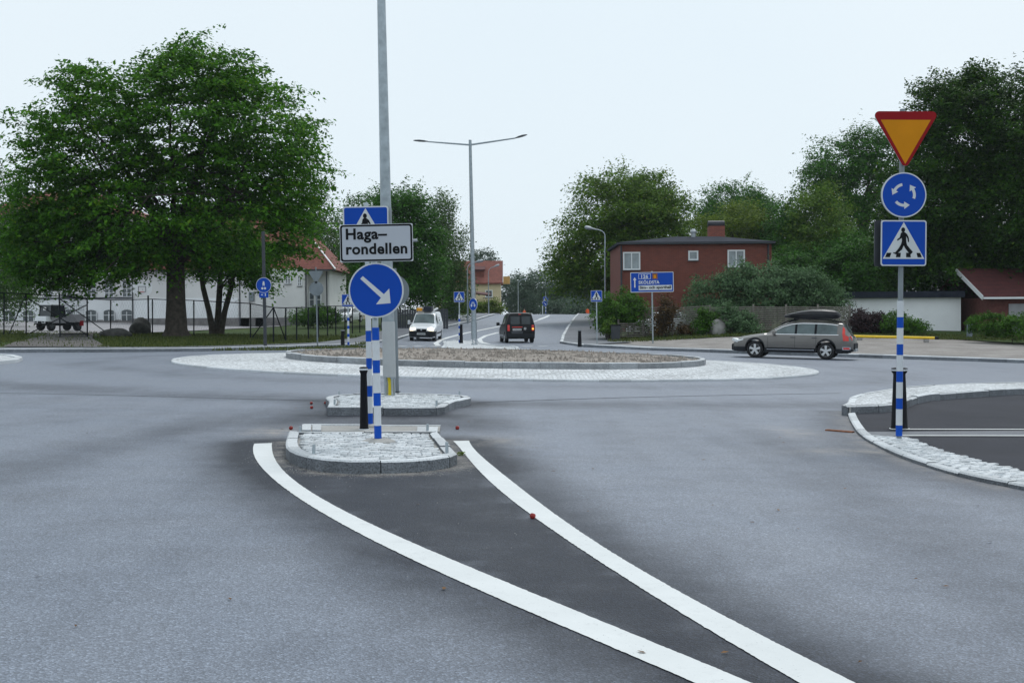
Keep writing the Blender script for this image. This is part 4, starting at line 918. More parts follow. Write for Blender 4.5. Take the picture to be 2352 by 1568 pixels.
# ================================================================== FALLEN APPLES AND LITTLE THINGS
def apple(px, py, r, label, h=0.0):
    g = hit(px, py, h); b = MB(); n = 14; prof = [(.02*r, -r*.82), (r*.55, -r*.86), (r*.93, -r*.35), (r, r*.05), (r*.86, r*.55), (r*.5, r*.8), (r*.12, r*.66)]
    b.lathe(prof, n); o = b.build('fallen_apple', 'apple', None, smooth=50, loc=(g.x, g.y, g.z+r*.86), rot=(random.uniform(-.7, .7), random.uniform(-.7, .7), random.uniform(0, 6)))
    tag(o, label, 'apple', 'small red fallen apples')
apple(1223, 1190, .024, 'dark red apple lying on the edge of the white line')
for q in (zi(485, 432), zi(482, 388), zi(625, 385)): apple(*q, .027, 'small red apple on the asphalt just left of the second island')
apple(*zi(278, 642), .028, 'red apple against the left back corner of the near island', 0); apple(*zi(1950, 640), .028, 'red apple on the road right of the crossing platform')
g = hit(*zi(1995, 900)); b = MB(); 
for _ in range(26):
    a = random.uniform(0, 6.28); r_ = random.uniform(0, .05); c = g+Vector((r_*math.cos(a), r_*math.sin(a), random.uniform(.004, .04))); s_ = .018; d = Vector((random.uniform(-1, 1), random.uniform(-1, 1), random.uniform(-.5, .5))).normalized(); e = d.orthogonal().normalized()
    b.add([c-d*s_, c+e*s_*.5, c+d*s_, c-e*s_*.5], [(0, 1, 2, 3)])
tag(b.build('weed_tuft', 'l_lime'), 'little yellow green weed tuft at the kerb corner beside the right white line', 'weed')

# ================================================================== TREES AND SHRUBS
def leaves(centers, n_per, rc, leaf, flat_=.35, droop=.25, axis=None, seed=0, upright=0.0, hang=0.0):
    """leaf quads scattered in flattened sprays round the clump centres"""
    r = np.random.default_rng(seed); C_ = np.repeat(np.asarray(centers, float), n_per, axis=0); n = len(C_)
    ax = np.array(axis if axis is not None else C_.mean(0)); out = C_-ax; out[:, 2] *= .3; out /= np.maximum(np.linalg.norm(out, axis=1), 1e-6)[:, None]
    tan = np.c_[-out[:, 1], out[:, 0], np.zeros(n)]; tan /= np.maximum(np.linalg.norm(tan, axis=1), 1e-6)[:, None]; up = np.array([0, 0, 1.0])
    sc = np.repeat(r.uniform(.65, 1.35, len(centers)), n_per)*rc
    a, b, c = np.clip(r.normal(0, .5, n), -1, 1), np.clip(r.normal(0, .45, n), -.9, .9), np.clip(r.normal(0, .5, n), -1, 1)
    pos = C_ + out*(a*sc*1.15)[:, None] + tan*(b*sc)[:, None] + up*((c*flat_ - droop*a*np.abs(a))*sc)[:, None]
    if hang: pos[:, 2] -= np.abs(r.normal(0, hang, n))
    nrm = r.normal(0, .55, (n, 3)) + np.array([0, 0, 1.0-upright]) + out*(.35+upright); nrm /= np.linalg.norm(nrm, axis=1)[:, None]
    d = r.normal(0, 1, (n, 3)); d -= nrm*(d*nrm).sum(1)[:, None]; d /= np.linalg.norm(d, axis=1)[:, None]; e = np.cross(nrm, d)
    L = leaf*r.uniform(.6, 1.3, n)[:, None]; w = L*.52
    return np.stack([pos-d*L*.5, pos+e*w*.5+d*L*.08, pos+d*L*.5-nrm*L*.12, pos-e*w*.5+d*L*.08], axis=1)
def clumps(blobs, n, seed=0, shell=.5, rough=.16, zmin=None):
    r = np.random.default_rng(seed); B = np.array(blobs, float); wgt = (B[:, 3]*B[:, 4]*B[:, 5])**.75; k = r.choice(len(B), n, p=wgt/wgt.sum())
    v = r.normal(0, 1, (n, 3)); v /= np.linalg.norm(v, axis=1)[:, None]
    rad = shell + (1-shell)*r.random(n)**.6
    bump_ = 1 + rough*(np.sin(v[:, 0]*7+k*1.7)+np.sin(v[:, 2]*8+k*2.3+v[:, 1]*5))*.6 + np.clip(r.normal(0, .05, n), -.1, .08)
    return B[k, :3] + v*B[k, 3:6]*(rad*bump_)[:, None]
def limb(b, p0, p1, r0, r1, sag=.0, seed=0, n=6, sides=7):
    rr = random.Random(seed); p0, p1 = Vector(p0), Vector(p1); L = (p1-p0).length; pts = []
    for i in range(n+1):
        t = i/n; q = p0.lerp(p1, t)
        if 0 < i < n: q += Vector((rr.uniform(-1, 1), rr.uniform(-1, 1), rr.uniform(-.5, .8)))*L*.035
        q.z += math.sin(math.pi*t)*L*(.06-sag); pts.append(q)
    b.tube(pts, [lerp(r0, r1, i/n) for i in range(n+1)], sides, cap=False)
def tree(name, label, base, blobs, trunk_r, mat, nclump, nper, rc, leaf, seed, fork=None, group=None, bark='bark', flat_=.35, droop=.25, shell=.5, cat='tree', stems=None, nlimb=14, rough=.16, hang=0.0, upright=0.0, lean=(0, 0), skirt=1.0):
    """base: world point; blobs: world ellipsoids the crown fills"""
    base = Vector(base); t = thing(name, label, cat, base, 0, group); B = [(q[0]-base.x, q[1]-base.y, q[2]-base.z, *q[3:]) for q in blobs]
    cs = clumps(B, nclump, seed, shell, rough); top = max(q[2] for q in B); cz = np.array([q[:3] for q in B]).mean(0)
    b = MB(); fk = fork or top*.35; rr = random.Random(seed)
    for sx, sy, sr in (stems or [(0, 0, 1.0)]):
        r0 = trunk_r*sr; tx, ty = lean[0]+sx*1.6, lean[1]+sy*1.6
        b.tube([(sx*.5, sy*.5, -.25), (sx*.5, sy*.5, .12), (sx*.6+tx*.05, sy*.6, .45), (sx*.8+tx*.2, sy*.8+ty*.2, fk*.5), (sx+tx*.6, sy+ty*.6, fk), (sx+tx, sy+ty, fk*1.6)], [r0*1.75*skirt, r0*1.4*skirt, r0*1.08, r0*.92, r0*.85, r0*.5], 14, cap=False)
        for k in range(nlimb):
            e = cs[rr.randrange(len(cs))]; s0 = Vector((sx+tx*.6, sy+ty*.6, fk*rr.uniform(.9, 1.5))); e = Vector(e); mid = s0.lerp(e, .55)+Vector((0, 0, (e-s0).length*.08))
            limb(b, s0, mid, r0*rr.uniform(.28, .45), r0*.16, seed=seed*50+k)
            for j in range(3):
                e2 = Vector(cs[rr.randrange(len(cs))]); 
                if (e2-mid).length < (e-s0).length*.9: limb(b, mid, mid.lerp(e2, .85), r0*.15, r0*.04, seed=seed*70+k*5+j, n=4, sides=5)
            limb(b, mid, e, r0*.16, r0*.04, seed=seed*90+k, n=4, sides=5)
    b.build('trunk', bark, t, smooth=60)
    P = leaves(cs, nper, rc, leaf, flat_, droop, cz, seed+1, upright, hang)
    link('crown', quads_mesh('crown', P, mat), t); return t
def px_blobs(lst, d):                                    # (px, py, half-width px, half-height px, depth offset m, depth radius m) at distance d
    o = []
    for px, py, rx, ry, dy, ry_ in lst:
        p = at(px, py, d+dy); k = (d+dy)/F; o.append((p.x, p.y, p.z, rx*k, ry_, ry*k))
    return o
# the great tree by the fence
d = 73
tree('elm_tree', 'huge spreading green tree with thick trunk on the grass by the black fence', col(405, d, .1),
     px_blobs([(420, 300, 200, 190, 0, 5.5), (230, 330, 170, 170, -1, 5), (590, 340, 160, 180, 0, 5), (130, 430, 100, 150, 0, 4.5), (670, 420, 90, 140, 0, 4), (300, 520, 200, 110, -1, 5.5), (560, 530, 190, 100, 0, 5), (150, 560, 115, 110, 0, 4.5), (420, 180, 105, 80, 0, 3.5), (190, 200, 50, 60, 0, 2.5), (545, 190, 90, 65, 0, 3), (120, 622, 80, 48, 0, 3.5), (250, 598, 105, 48, -1, 3.5), (75, 570, 70, 100, 0, 3.5), (345, 600, 60, 50, -2, 2.5)], d),
     .60, 'l_elm', 2300, 54, .9, .27, 3, fork=4.0, flat_=.3, droop=.36, shell=.42, nlimb=26, rough=.22)
d = 82
tree('field_maple_tree', 'smaller leafy tree with three stems standing right of the huge tree', col(497, d, .1), px_blobs([(520, 590, 110, 65, 0, 4), (600, 600, 55, 55, 0, 3), (500, 540, 100, 60, 0, 3.5), (585, 640, 45, 30, 0, 2)], d), .25, 'l_elm', 330, 50, .9, .25, 5, fork=3.0, flat_=.3, stems=[(-.42, 0, .8), (.08, .2, .9), (.5, 0, .8)], nlimb=7)
d = 100
tree('weeping_birch_tree', 'hazy weeping birch at the edge of the school yard beyond the huge tree', col(-10, d, .1), px_blobs([(0, 440, 45, 110, 0, 3), (-10, 570, 65, 120, 0, 4), (45, 560, 45, 110, 2, 3), (30, 650, 60, 40, 0, 3)], d), .28, 'l_birch', 520, 46, .8, .2, 7, fork=6, bark='birchbark', hang=.9, upright=.5)
d = 150
tree('weeping_birch_tree', 'weeping birch rising behind the tiled school roof', col(740, d, .1), px_blobs([(715, 470, 50, 70, 0, 4), (735, 560, 65, 90, 0, 5), (770, 620, 40, 70, 0, 4)], d), .3, 'l_birch', 340, 46, 1.1, .3, 8, fork=7, bark='birchbark', hang=1.2, upright=.5)
d = 158
tree('garden_tree', 'loose mid green tree between the school and the dark round tree', col(795, d, .1), px_blobs([(795, 560, 45, 90, 0, 5), (850, 480, 50, 40, 0, 4), (800, 650, 50, 50, 0, 4)], d), .3, 'l_dark', 330, 46, 1.2, .32, 9)
d = 104
tree('maple_tree', 'dense dark green round tree behind the name plate and the white van', col(905, d, .1), px_blobs([(925, 540, 80, 105, 0, 4), (870, 590, 75, 90, 0, 4), (960, 600, 70, 95, 0, 4), (905, 655, 110, 50, 0, 4.5), (930, 470, 55, 40, 0, 3)], d), .35, 'l_dark', 1050, 50, .9, .26, 10, fork=2.6, flat_=.5, shell=.5)
d = 118
tree('weeping_birch_tree', 'light weeping birch beside the dark round tree left of the double arm lamp', col(1020, d, .1), px_blobs([(1015, 475, 34, 42, 0, 2.5), (1030, 560, 42, 80, 0, 3.2), (1050, 640, 32, 60, 0, 2.6), (1005, 640, 40, 70, 0, 3)], d), .26, 'l_birch', 430, 48, .8, .22, 11, fork=6, bark='birchbark', hang=1.1, upright=.5)
d = 210
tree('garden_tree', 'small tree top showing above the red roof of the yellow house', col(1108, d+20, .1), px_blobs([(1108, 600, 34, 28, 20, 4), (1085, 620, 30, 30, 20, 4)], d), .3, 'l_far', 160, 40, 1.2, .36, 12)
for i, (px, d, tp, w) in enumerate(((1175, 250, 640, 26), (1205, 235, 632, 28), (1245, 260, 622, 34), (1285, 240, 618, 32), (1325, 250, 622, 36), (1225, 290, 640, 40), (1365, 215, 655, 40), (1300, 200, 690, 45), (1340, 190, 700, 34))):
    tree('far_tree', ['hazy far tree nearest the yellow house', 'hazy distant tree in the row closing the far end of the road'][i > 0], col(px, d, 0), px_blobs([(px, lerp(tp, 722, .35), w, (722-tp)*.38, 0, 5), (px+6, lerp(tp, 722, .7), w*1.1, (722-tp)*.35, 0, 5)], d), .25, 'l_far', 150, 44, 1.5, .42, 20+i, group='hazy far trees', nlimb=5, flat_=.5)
d = 112
tree('bushy_tree', 'big bushy tree with browning leaves behind the left end of the brick house', col(1395, d, .1), px_blobs([(1420, 500, 120, 90, 0, 6), (1380, 570, 105, 90, 0, 6), (1480, 520, 95, 95, 0, 6), (1315, 610, 60, 60, 0, 4), (1338, 635, 62, 45, 0, 4), (1420, 430, 80, 45, 0, 4), (1500, 440, 50, 45, 2, 3), (1545, 520, 50, 70, 2, 4), (1410, 670, 50, 45, 0, 4)], d), .4, 'l_mid', 1500, 50, .95, .27, 31, fork=4, flat_=.55, shell=.5, rough=.25, nlimb=18)
d = 150
tree('oak_tree', 'dark oak rising above the flat roof of the brick house', col(1690, d, .1), px_blobs([(1690, 475, 75, 52, 0, 6), (1640, 500, 45, 45, 0, 5), (1745, 495, 45, 50, 0, 5), (1690, 540, 90, 45, 0, 6)], d), .5, 'l_dark', 640, 48, 1.15, .31, 32, flat_=.5, shell=.5, rough=.25)
d = 125
tree('lime_tree', 'yellow green tree top just behind the brick chimney', col(1705, d, .1), px_blobs([(1705, 510, 55, 48, 0, 4), (1615, 525, 28, 35, 4, 3), (1720, 560, 60, 50, 0, 4)], d), .3, 'l_lime', 330, 46, 1.0, .28, 33, flat_=.5)
for i, (px, py, rx, ry, d, mt, lb) in enumerate(((1800, 580, 60, 110, 122, 'l_dark', 'dark tree right of the brick house corner'), (1880, 540, 75, 110, 118, 'l_mid', 'softer green tree between brick house and tall oak'), (1870, 640, 110, 75, 112, 'l_dark', 'low dark tree mass behind the big grey green bush'), (2000, 620, 95, 90, 108, 'l_dark', 'dark tree behind the white garage roof'))):
    tree('wood_tree', lb, col(px, d, .1), px_blobs([(px, py, rx, ry, 0, 5), (px-20, py+ry*.6, rx*1.05, ry*.55, 0, 5)], d), .3, mt, 800, 50, 1.0, .28, 40+i, flat_=.5, nlimb=8)
d = 128
tree('tall_oak_tree', 'tall oak with open branches left of the yield sign', col(1985, d, .1), px_blobs([(1935, 380, 75, 60, 0, 5), (1985, 330, 50, 45, 0, 4), (1880, 410, 42, 55, 0, 4), (1970, 440, 95, 70, 0, 6), (2050, 360, 50, 70, 0, 4), (1940, 510, 90, 60, 0, 5)], d), .5, 'l_dark', 820, 48, 1.0, .29, 50, flat_=.45, shell=.45, rough=.28)
d = 92
tree('hornbeam_tree', 'very dark tall tree filling the space behind the roundabout sign post', col(2200, d, .1), px_blobs([(2210, 330, 110, 150, 0, 5), (2250, 210, 50, 65, 0, 3), (2150, 260, 60, 80, 0, 4), (2130, 480, 110, 150, 0, 5), (2080, 560, 70, 120, 0, 4), (2260, 520, 120, 150, 0, 5), (2180, 620, 150, 60, 0, 5)], d), .5, 'l_vdark', 2600, 50, .85, .26, 51, flat_=.5, shell=.5, droop=.35, rough=.2)
d = 88
tree('hornbeam_tree', 'very dark tall tree above the red roofed shed', col(2420, d, .1), px_blobs([(2350, 300, 110, 140, 0, 5), (2340, 480, 110, 150, 0, 5), (2440, 350, 130, 180, 0, 6), (2380, 590, 110, 80, 2, 5)], d), .5, 'l_vdark', 1900, 50, .85, .26, 52, flat_=.5, shell=.5, droop=.35)
# trees behind the school, so that gaps in the big crown do not show empty sky low down
def bush(name, label, blobs, base, mat, ncl, nper, rc, leaf, seed, cat='bush', flat_=.6, upright=.2, group=None, stemr=.03, shell=.45, rough=.12):
    base = Vector(base); t = thing(name, label, cat, base, 0, group); B = [(q[0]-base.x, q[1]-base.y, q[2]-base.z, *q[3:]) for q in blobs]; cs = clumps(B, ncl, seed, shell, rough)
    cs[:, 2] = np.maximum(cs[:, 2], rc*.25)
    b = MB(); rr = random.Random(seed)
    for k in range(10):
        e = Vector(cs[rr.randrange(len(cs))]); limb(b, (e.x*.75+rr.uniform(-.2, .2), e.y*.6, -.1), e, stemr, stemr*.4, seed=seed*10+k, n=4, sides=5)
    b.build('stems', 'bark', t); link('foliage', quads_mesh('foliage', leaves(cs, nper, rc, leaf, flat_, .1, np.array(B)[:, :3].mean(0), seed, upright), mat), t); return t
def g_bush(name, label, lst, d, mat, ncl, nper, rc, leaf, seed, **kw):
    bl = px_blobs(lst, d); return bush(name, label, bl, col(lst[0][0], d, .1), mat, ncl, nper, rc, leaf, seed, **kw)
g_bush('willow_bush', 'broad grey green bush spreading over the slat fence before the brick house', [(1660, 690, 85, 62, 0, 2.2), (1740, 675, 105, 72, 0, 2.4), (1850, 690, 80, 68, 0, 2.2), (1620, 720, 60, 38, 0, 1.8), (1905, 705, 40, 52, 0, 1.6), (1700, 640, 50, 35, 0, 1.4), (1830, 650, 60, 35, 0, 1.4)], 82, 'l_grey', 850, 50, .55, .19, 60, upright=.5)
g_bush('garden_bush', 'glossy dark green bush left of the direction board post', [(1425, 705, 48, 40, 0, 1.4), (1400, 730, 35, 30, 0, 1.2), (1455, 720, 32, 38, 0, 1.2)], 79, 'l_hedge', 230, 50, .4, .16, 61)
g_bush('garden_bush', 'light green shrub growing in front of the slat fence beside a pale boulder', [(1690, 735, 38, 32, 0, .9), (1715, 748, 30, 20, 0, .8), (1668, 715, 16, 22, 0, .5)], 76.5, 'l_grey', 130, 44, .35, .15, 62, upright=.4)
g_bush('garden_bush', 'leafy shrub in front of the slat fence right of the direction board', [(1625, 735, 22, 26, 0, .7), (1612, 748, 18, 18, 0, .6)], 76.8, 'l_hedge', 80, 44, .33, .15, 63, upright=.4)
g_bush('garden_bush', 'rusty brown shrub beside the post of the direction board', [(1530, 715, 22, 40, 0, .8), (1518, 745, 18, 24, 0, .6)], 77, 'l_red', 90, 40, .35, .15, 64)
g_bush('hedge_bush', 'dark purple and green hedge in front of the white garage wall', [(2000, 745, 42, 26, 0, 1.1), (1970, 740, 22, 28, 0, 1)], 79, 'l_purple', 170, 46, .35, .15, 65)
g_bush('hedge_bush', 'spreading dark green shrub against the white garage wall', [(2055, 745, 42, 24, 0, 1.1), (2090, 752, 34, 15, 0, 1)], 78.5, 'l_hedge', 180, 46, .35, .15, 66)
g_bush('hedge_bush', 'clipped green hedge below the red roofed shed', [(2275, 745, 52, 27, 0, 1.2), (2350, 748, 60, 30, -1, 1.2), (2440, 750, 60, 30, -2, 1.2)], 71, 'l_hedge', 330, 50, .35, .14, 67, shell=.6, rough=.05)
g_bush('hedge_bush', 'bright green hedge in front of the yellow house', [(1125, 707, 32, 16, 0, 1.6), (1085, 708, 20, 14, 0, 1.5), (1050, 710, 22, 12, 0, 1.5)], 165, 'l_lime', 170, 40, .7, .28, 68)
g_bush('garden_bush', 'round green shrub behind the fence near the school corner', [(740, 725, 45, 22, 0, 1.8), (700, 728, 30, 16, 0, 1.5)], 100, 'l_hedge', 150, 44, .5, .18, 69)
g_bush('garden_bush', 'low olive shrub by the small wooden fence left of the board', [(1395, 752, 14, 14, 0, .6)], 77, 'l_mid', 40, 40, .3, .14, 70)
g_bush('garden_bush', 'brown low bush at the foot of the slat fence near the boulder', [(1575, 758, 18, 10, 0, .5)], 77.5, 'l_red', 40, 36, .25, .13, 71)
# grass blades along the verges
gpts = []
for _ in range(26000):
    px = random.uniform(-60, 840); d = random.uniform(50, 82); q = col(px, d, .1)
    if px < 230 and d < 90 and not (px < 60 and d > 56): 
        if random.random() < .85: continue
    if dist_poly((q.x, q.y), KL) < 1.7 and d < 64: continue
    if px > 640 and inside((q.x, q.y), [tuple(p) for p in LPk]+LPo[::-1]): continue
    gpts.append(q)
for _ in range(9000):
    px = random.uniform(1395, 2380); d = random.uniform(73, 80); gpts.append(col(px, d, .12))
gp = np.array(gpts); n = len(gp); hgt = rng.uniform(.05, .15, n); a = rng.uniform(0, 6.28, n); wv = np.c_[np.cos(a), np.sin(a), np.zeros(n)]*rng.uniform(.02, .045, n)[:, None]; tip = gp+np.c_[rng.normal(0, .04, n), rng.normal(0, .04, n), hgt]
tag(link('grass_blades', quads_mesh('grass_blades', np.stack([gp-wv, gp+wv, tip+wv*.15, tip-wv*.15], 1), 'blade')), 'short uneven grass on the verges beside the pavements', 'grass', kind='stuff')

# ================================================================== BUILDINGS
def window(parent, x, z, w, h, y=0.0, nx=2, ny=1, fr=.07, glass='glass', sill=True, arch=False, name='window'):
    """frame with bars and a recessed pane; the wall face is at y, outward is -y"""
    b = MB(); b.box((x-w/2+fr/2, y-.03, z), (fr, .09, h)); b.box((x+w/2-fr/2, y-.03, z), (fr, .09, h)); b.box((x, y-.03, z-h/2+fr/2), (w-2*fr, .088, fr)); b.box((x, y-.03, z+h/2-fr/2), (w-2*fr, .088, fr))
    for k in range(1, nx): b.box((x-w/2+w*k/nx, y-.028, z), (fr*.75, .08, h-2*fr))
    for k in range(1, ny): b.box((x, y-.027, z-h/2+h*k/ny), (w-2*fr, .07, fr*.6))
    o = b.build(name, 'frame', parent); g = MB(); g.box((x, y-.008, z), (w-fr*1.4, .012, h-fr*1.4)); g.build('pane', glass, o)
    if sill: s_ = MB(); s_.box((x, y-.07, z-h/2-.03), (w+.1, .14, .04)); s_.build('sill', 'gutter', o)
    return o
def local(px, py, d, org, rz=0.0):
    v = at(px, py, d)-org; return Matrix.Rotation(-rz, 3, 'Z') @ v
# --- brick house
d = 88; org = col(1425, d, .0); t = thing('brick_house', 'two storey red brick house with low dark hipped roof and white windows', 'house', org)
k = d/F; wd = (1772-1425)*k; dp = 9.0; he = local(1600, 561, d, org).z; gz = -1.0
b = MB(); b.box((wd/2, dp/2, (he+gz)/2), (wd, dp, he-gz)); b.build('wall', 'brick', t)
ov = .22; rt = local(1640, 543, d+dp/2, org).z-.25
b = MB(); e = [(-ov, -ov, he), (wd+ov, -ov, he), (wd+ov, dp+ov, he), (-ov, dp+ov, he)]; b.add(e+[(p[0], p[1], he+.16) for p in e]+[(wd*.42, dp/2, rt+.25), (wd*.72, dp/2, rt+.25)], [(3,2,1,0),(0,1,5,4),(1,2,6,5),(2,3,7,6),(3,0,4,7),(4,5,9,8),(5,6,9),(6,7,8,9),(7,4,8)]); ro = b.build('roof', 'roofdark', t)
cx = local(1644, 520, d+5.5, org); b = MB(); b.box((cx.x, 5.5, (he+cx.z)/2-.1), (38*k, .9, cx.z-he+.2)); ch = b.build('chimney', 'brick2', t)
b = MB(); b.tube([(cx.x-20*k, 5.5, cx.z+.18), (cx.x+20*k, 5.5, cx.z+.18)], .24, 14); b.build('chimney_cap', 'gutter', ch)
vx = local(1592, 535, d+4, org); b = MB(); b.lathe([(.17, he+.2), (.17, vx.z), (.24, vx.z+.02), (.24, vx.z+.12), (.1, vx.z+.28)], 14, c=(vx.x, 4, 0)); b.build('vent_pipe', 'alu', t, smooth=True)
for x0, x1, y0, y1, nx in ((1430, 1470, 579, 620, 2), (1580, 1603, 576, 598, 1), (1670, 1710, 574, 614, 2)):
    a, c = local(x0, y0, d, org), local(x1, y1, d, org); window(t, (a.x+c.x)/2, (a.z+c.z)/2, c.x-a.x, a.z-c.z, 0, nx, 1, .1, 'glass_pale')
for x in (.06, wd-.25): b = MB(); b.tube([(x, -.09, gz), (x, -.09, he-.05)], .06, 10); b.build('downpipe', 'gutter', t, smooth=True)
b = MB(); b.bar((-ov, -ov-.07, he+.07), (wd+ov, -ov-.07, he+.07), .12, .12); b.build('gutter', 'gutter', t)
# --- white garage
d = 86; org = col(1938, d, .0); kk = d/F; t = thing('garage', 'long low white rendered garage with flat dark roof edge', 'garage', org, math.radians(-2))
wd = (2203-1938)*kk; zt = local(2070, 684, d, org).z; zb = local(2070, 764, d, org).z; b = MB(); b.box((wd/2, 3, (zt+zb)/2), (wd, 6, zt-zb)); b.build('wall', 'wallwhite', t)
b = MB(); b.box((wd/2, 3, (zb-1)/2-.0), (wd-.06, 5.9, zb+1.0 if zb > -1 else .5)); b.build('plinth', 'plinth', t)
b = MB(); b.box((wd/2-.2, 2.9, zt+.22), (wd+.7, 6.6, .42)); b.build('roof', 'roofdark', t)
# --- red roofed shed
d = 84; org = col(2266, d, .0); t = thing('shed', 'dark red boarded shed with red roof and pale garage doors', 'shed', org, math.radians(4)); kk = d/F
ze = local(2280, 684, d, org).z; wd = 7.5; b = MB(); b.box((wd/2, 3.5, ze/2-.4), (wd, 7, ze+.8)); b.prism([(0, 0), (0, 0)], 0, 0) if False else None; b.build('wall', 'woodred', t)
b = MB(); zr_ = ze+1.9; b.add([(-.6, -.7, ze-.1), (wd+.6, -.7, ze-.1), (wd+.6, 3.5, zr_), (-.6, 3.5, zr_), (wd+.6, 7.7, ze-.1), (-.6, 7.7, ze-.1), (-.6, -.7, ze+.08), (wd+.6, -.7, ze+.08), (wd+.6, 3.5, zr_+.18), (-.6, 3.5, zr_+.18), (wd+.6, 7.7, ze+.08), (-.6, 7.7, ze+.08)], [(0,1,2,3),(3,2,4,5),(6,9,8,7),(9,11,10,8),(0,6,7,1),(0,3,9,6),(3,5,11,9),(1,7,8,2),(2,8,10,4),(5,4,10,11)]); b.build('roof', 'tile2', t)
b = MB(); b.bar((-.62, -.72, ze), (-.62, 3.5, zr_+.06), .05, .3); b.build('barge_board', 'frame', t); b = MB(); b.bar((-.6, -.78, ze-.02), (wd+.6, -.78, ze-.02), .13, .13); b.build('gutter', 'frame', t)
for x in (2.6, 5.2): b = MB(); b.box((x+.1, -.03, ze/2-.35), (2.45, .06, ze-.1)); b.build('garage_door', 'doorgrey', t)
# --- yellow house
d = 190; org = col(1150, d, .0); kk = d/F; t = thing('yellow_house', 'pale yellow house with steep red tiled roof and dormer at the road end', 'house', org); wd = 9.5; dp = 8.0
he = local(1100, 649, d, org).z; zr_ = local(1120, 602, d+dp/2, org).z; b = MB(); b.box((-wd/2, dp/2, he/2-.5), (wd, dp, he+1)); b.build('wall', 'wallcream', t)
b = MB(); b.add([(0.001, 0, he), (.001, dp, he), (.001, dp/2, zr_-.1), (-.2, 0, he), (-.2, dp, he), (-.2, dp/2, zr_-.1)], [(0,1,2),(5,4,3),(0,2,5,3),(2,1,4,5),(1,0,3,4)]); b.build('gable', 'wallcream', t)
b = MB(); b.add([(-wd-.4, -.5, he-.25), (.35, -.5, he-.25), (.35, dp/2, zr_), (-wd-.4, dp/2, zr_), (.35, dp+.5, he-.25), (-wd-.4, dp+.5, he-.25)]+[(-wd-.4, -.5, he-.05), (.35, -.5, he-.05), (.35, dp/2, zr_+.2), (-wd-.4, dp/2, zr_+.2), (.35, dp+.5, he-.05), (-wd-.4, dp+.5, he-.05)], [(0,1,2,3),(3,2,4,5),(6,9,8,7),(9,11,10,8),(0,6,7,1),(1,7,8,2),(2,8,10,4),(0,3,9,6),(3,5,11,9),(5,4,10,11)]); ro = b.build('roof', 'tile', t)
b = MB(); b.bar((.36, -.5, he-.1), (.36, dp/2, zr_+.1), .06, .3); b.build('barge_board', 'frame', t)
a = local(1099, 625, d, org); b = MB(); b.box((a.x, 1.6, a.z-.5), (1.5, 1.8, 2.0)); dm = b.build('dormer', 'tile', t); b = MB(); b.box((a.x, 1.5, a.z+.62), (1.9, 2.4, .2), rx=.25); b.build('dormer_roof', 'tile2', dm)
a, c = local(1114, 666, d, org), local(1131, 683, d, org); window(t, (a.x+c.x)/2, (a.z+c.z)/2, c.x-a.x, a.z-c.z, 0, 2, 1, .12); a, c = local(1077, 668, d, org), local(1090, 686, d, org); window(t, (a.x+c.x)/2, (a.z+c.z)/2, c.x-a.x, a.z-c.z, 0, 1, 1, .12)
a = local(1160, 642, d+3, org); b = MB(); b.box((.7, 3.5, a.z-.1), (1.4, 2.6, 1.1)); b.build('balcony', pm('balcony_yellow', (.6, .36, .12), .7), t)
a = local(1122, 692, d, org); b = MB(); b.box((a.x, -.5, a.z-.5), (1.7, 1.0, .12)); [b.box((a.x-.8+k_*.4, -.97, a.z), (.05, .05, 1.0)) for k_ in range(5)]; b.box((a.x, -.97, a.z+.5), (1.7, .06, .06)); b.build('railing', 'gutter', t)
# --- low annex
d = 172; org = col(1000, d, .0); t = thing('annex', 'low ochre annex with a sloping reddish roof before the yellow house', 'building', org); a, c = local(1000, 690, d, org), local(1115, 704, d, org); wd = c.x
b = MB(); b.box((wd/2, 2.5, .9), (wd, 5, a.z*1.0+.8 if a.z > 0 else 2.6)); b.build('wall', 'wallcream', t); zt = a.z+.9
b = MB(); b.add([(-.6, -.6, zt+.55), (wd+.6, -.6, zt-.35), (wd+.6, 5.4, zt+.0), (-.6, 5.4, zt+.9), (-.6, -.6, zt+.73), (wd+.6, -.6, zt-.17), (wd+.6, 5.4, zt+.18), (-.6, 5.4, zt+1.08)], [(3,2,1,0),(4,5,6,7),(0,1,5,4),(1,2,6,5),(2,3,7,6),(3,0,4,7)]); b.build('roof', 'tile2', t)
# --- school: long wing and the nearer hipped block
d = 138; org = col(-40, d, .0); kk = d/F; t = thing('school_wing', 'long pale school wing with white barred windows and arched basement windows', 'school', org); wd = (306+40)*kk
z = lambda py, px=150: local(px, py, d, org).z
b = MB(); b.box((wd/2, 6, (11.5+z(686))/2), (wd, 12, 11.5-z(686))); b.build('upper_wall', 'wallgrey', t); b = MB(); b.box((wd/2, 6, (z(686)-1)/2), (wd+.1, 12.1, z(686)+1-.0)); b.build('basement_wall', 'wallwhite', t)
b = MB(); b.box((wd/2, -.08, z(737)/2-.5), (wd+.1, .12, z(733)+1)); b.build('plinth', 'plinth', t); b = MB(); b.box((wd/2, -.1, z(685)), (wd+.1, .16, .16)); b.build('band', 'gutter', t)
b = MB(); b.add([(-1, -.8, 11.4), (wd+.8, -.8, 11.4), (wd+.8, 12.8, 11.4), (-1, 12.8, 11.4), (4, 6, 14.6), (wd-6, 6, 14.6)], [(0,1,5,4),(1,2,5),(2,3,4,5),(3,0,4),(3,2,1,0)]); b.build('roof', 'tile', t)
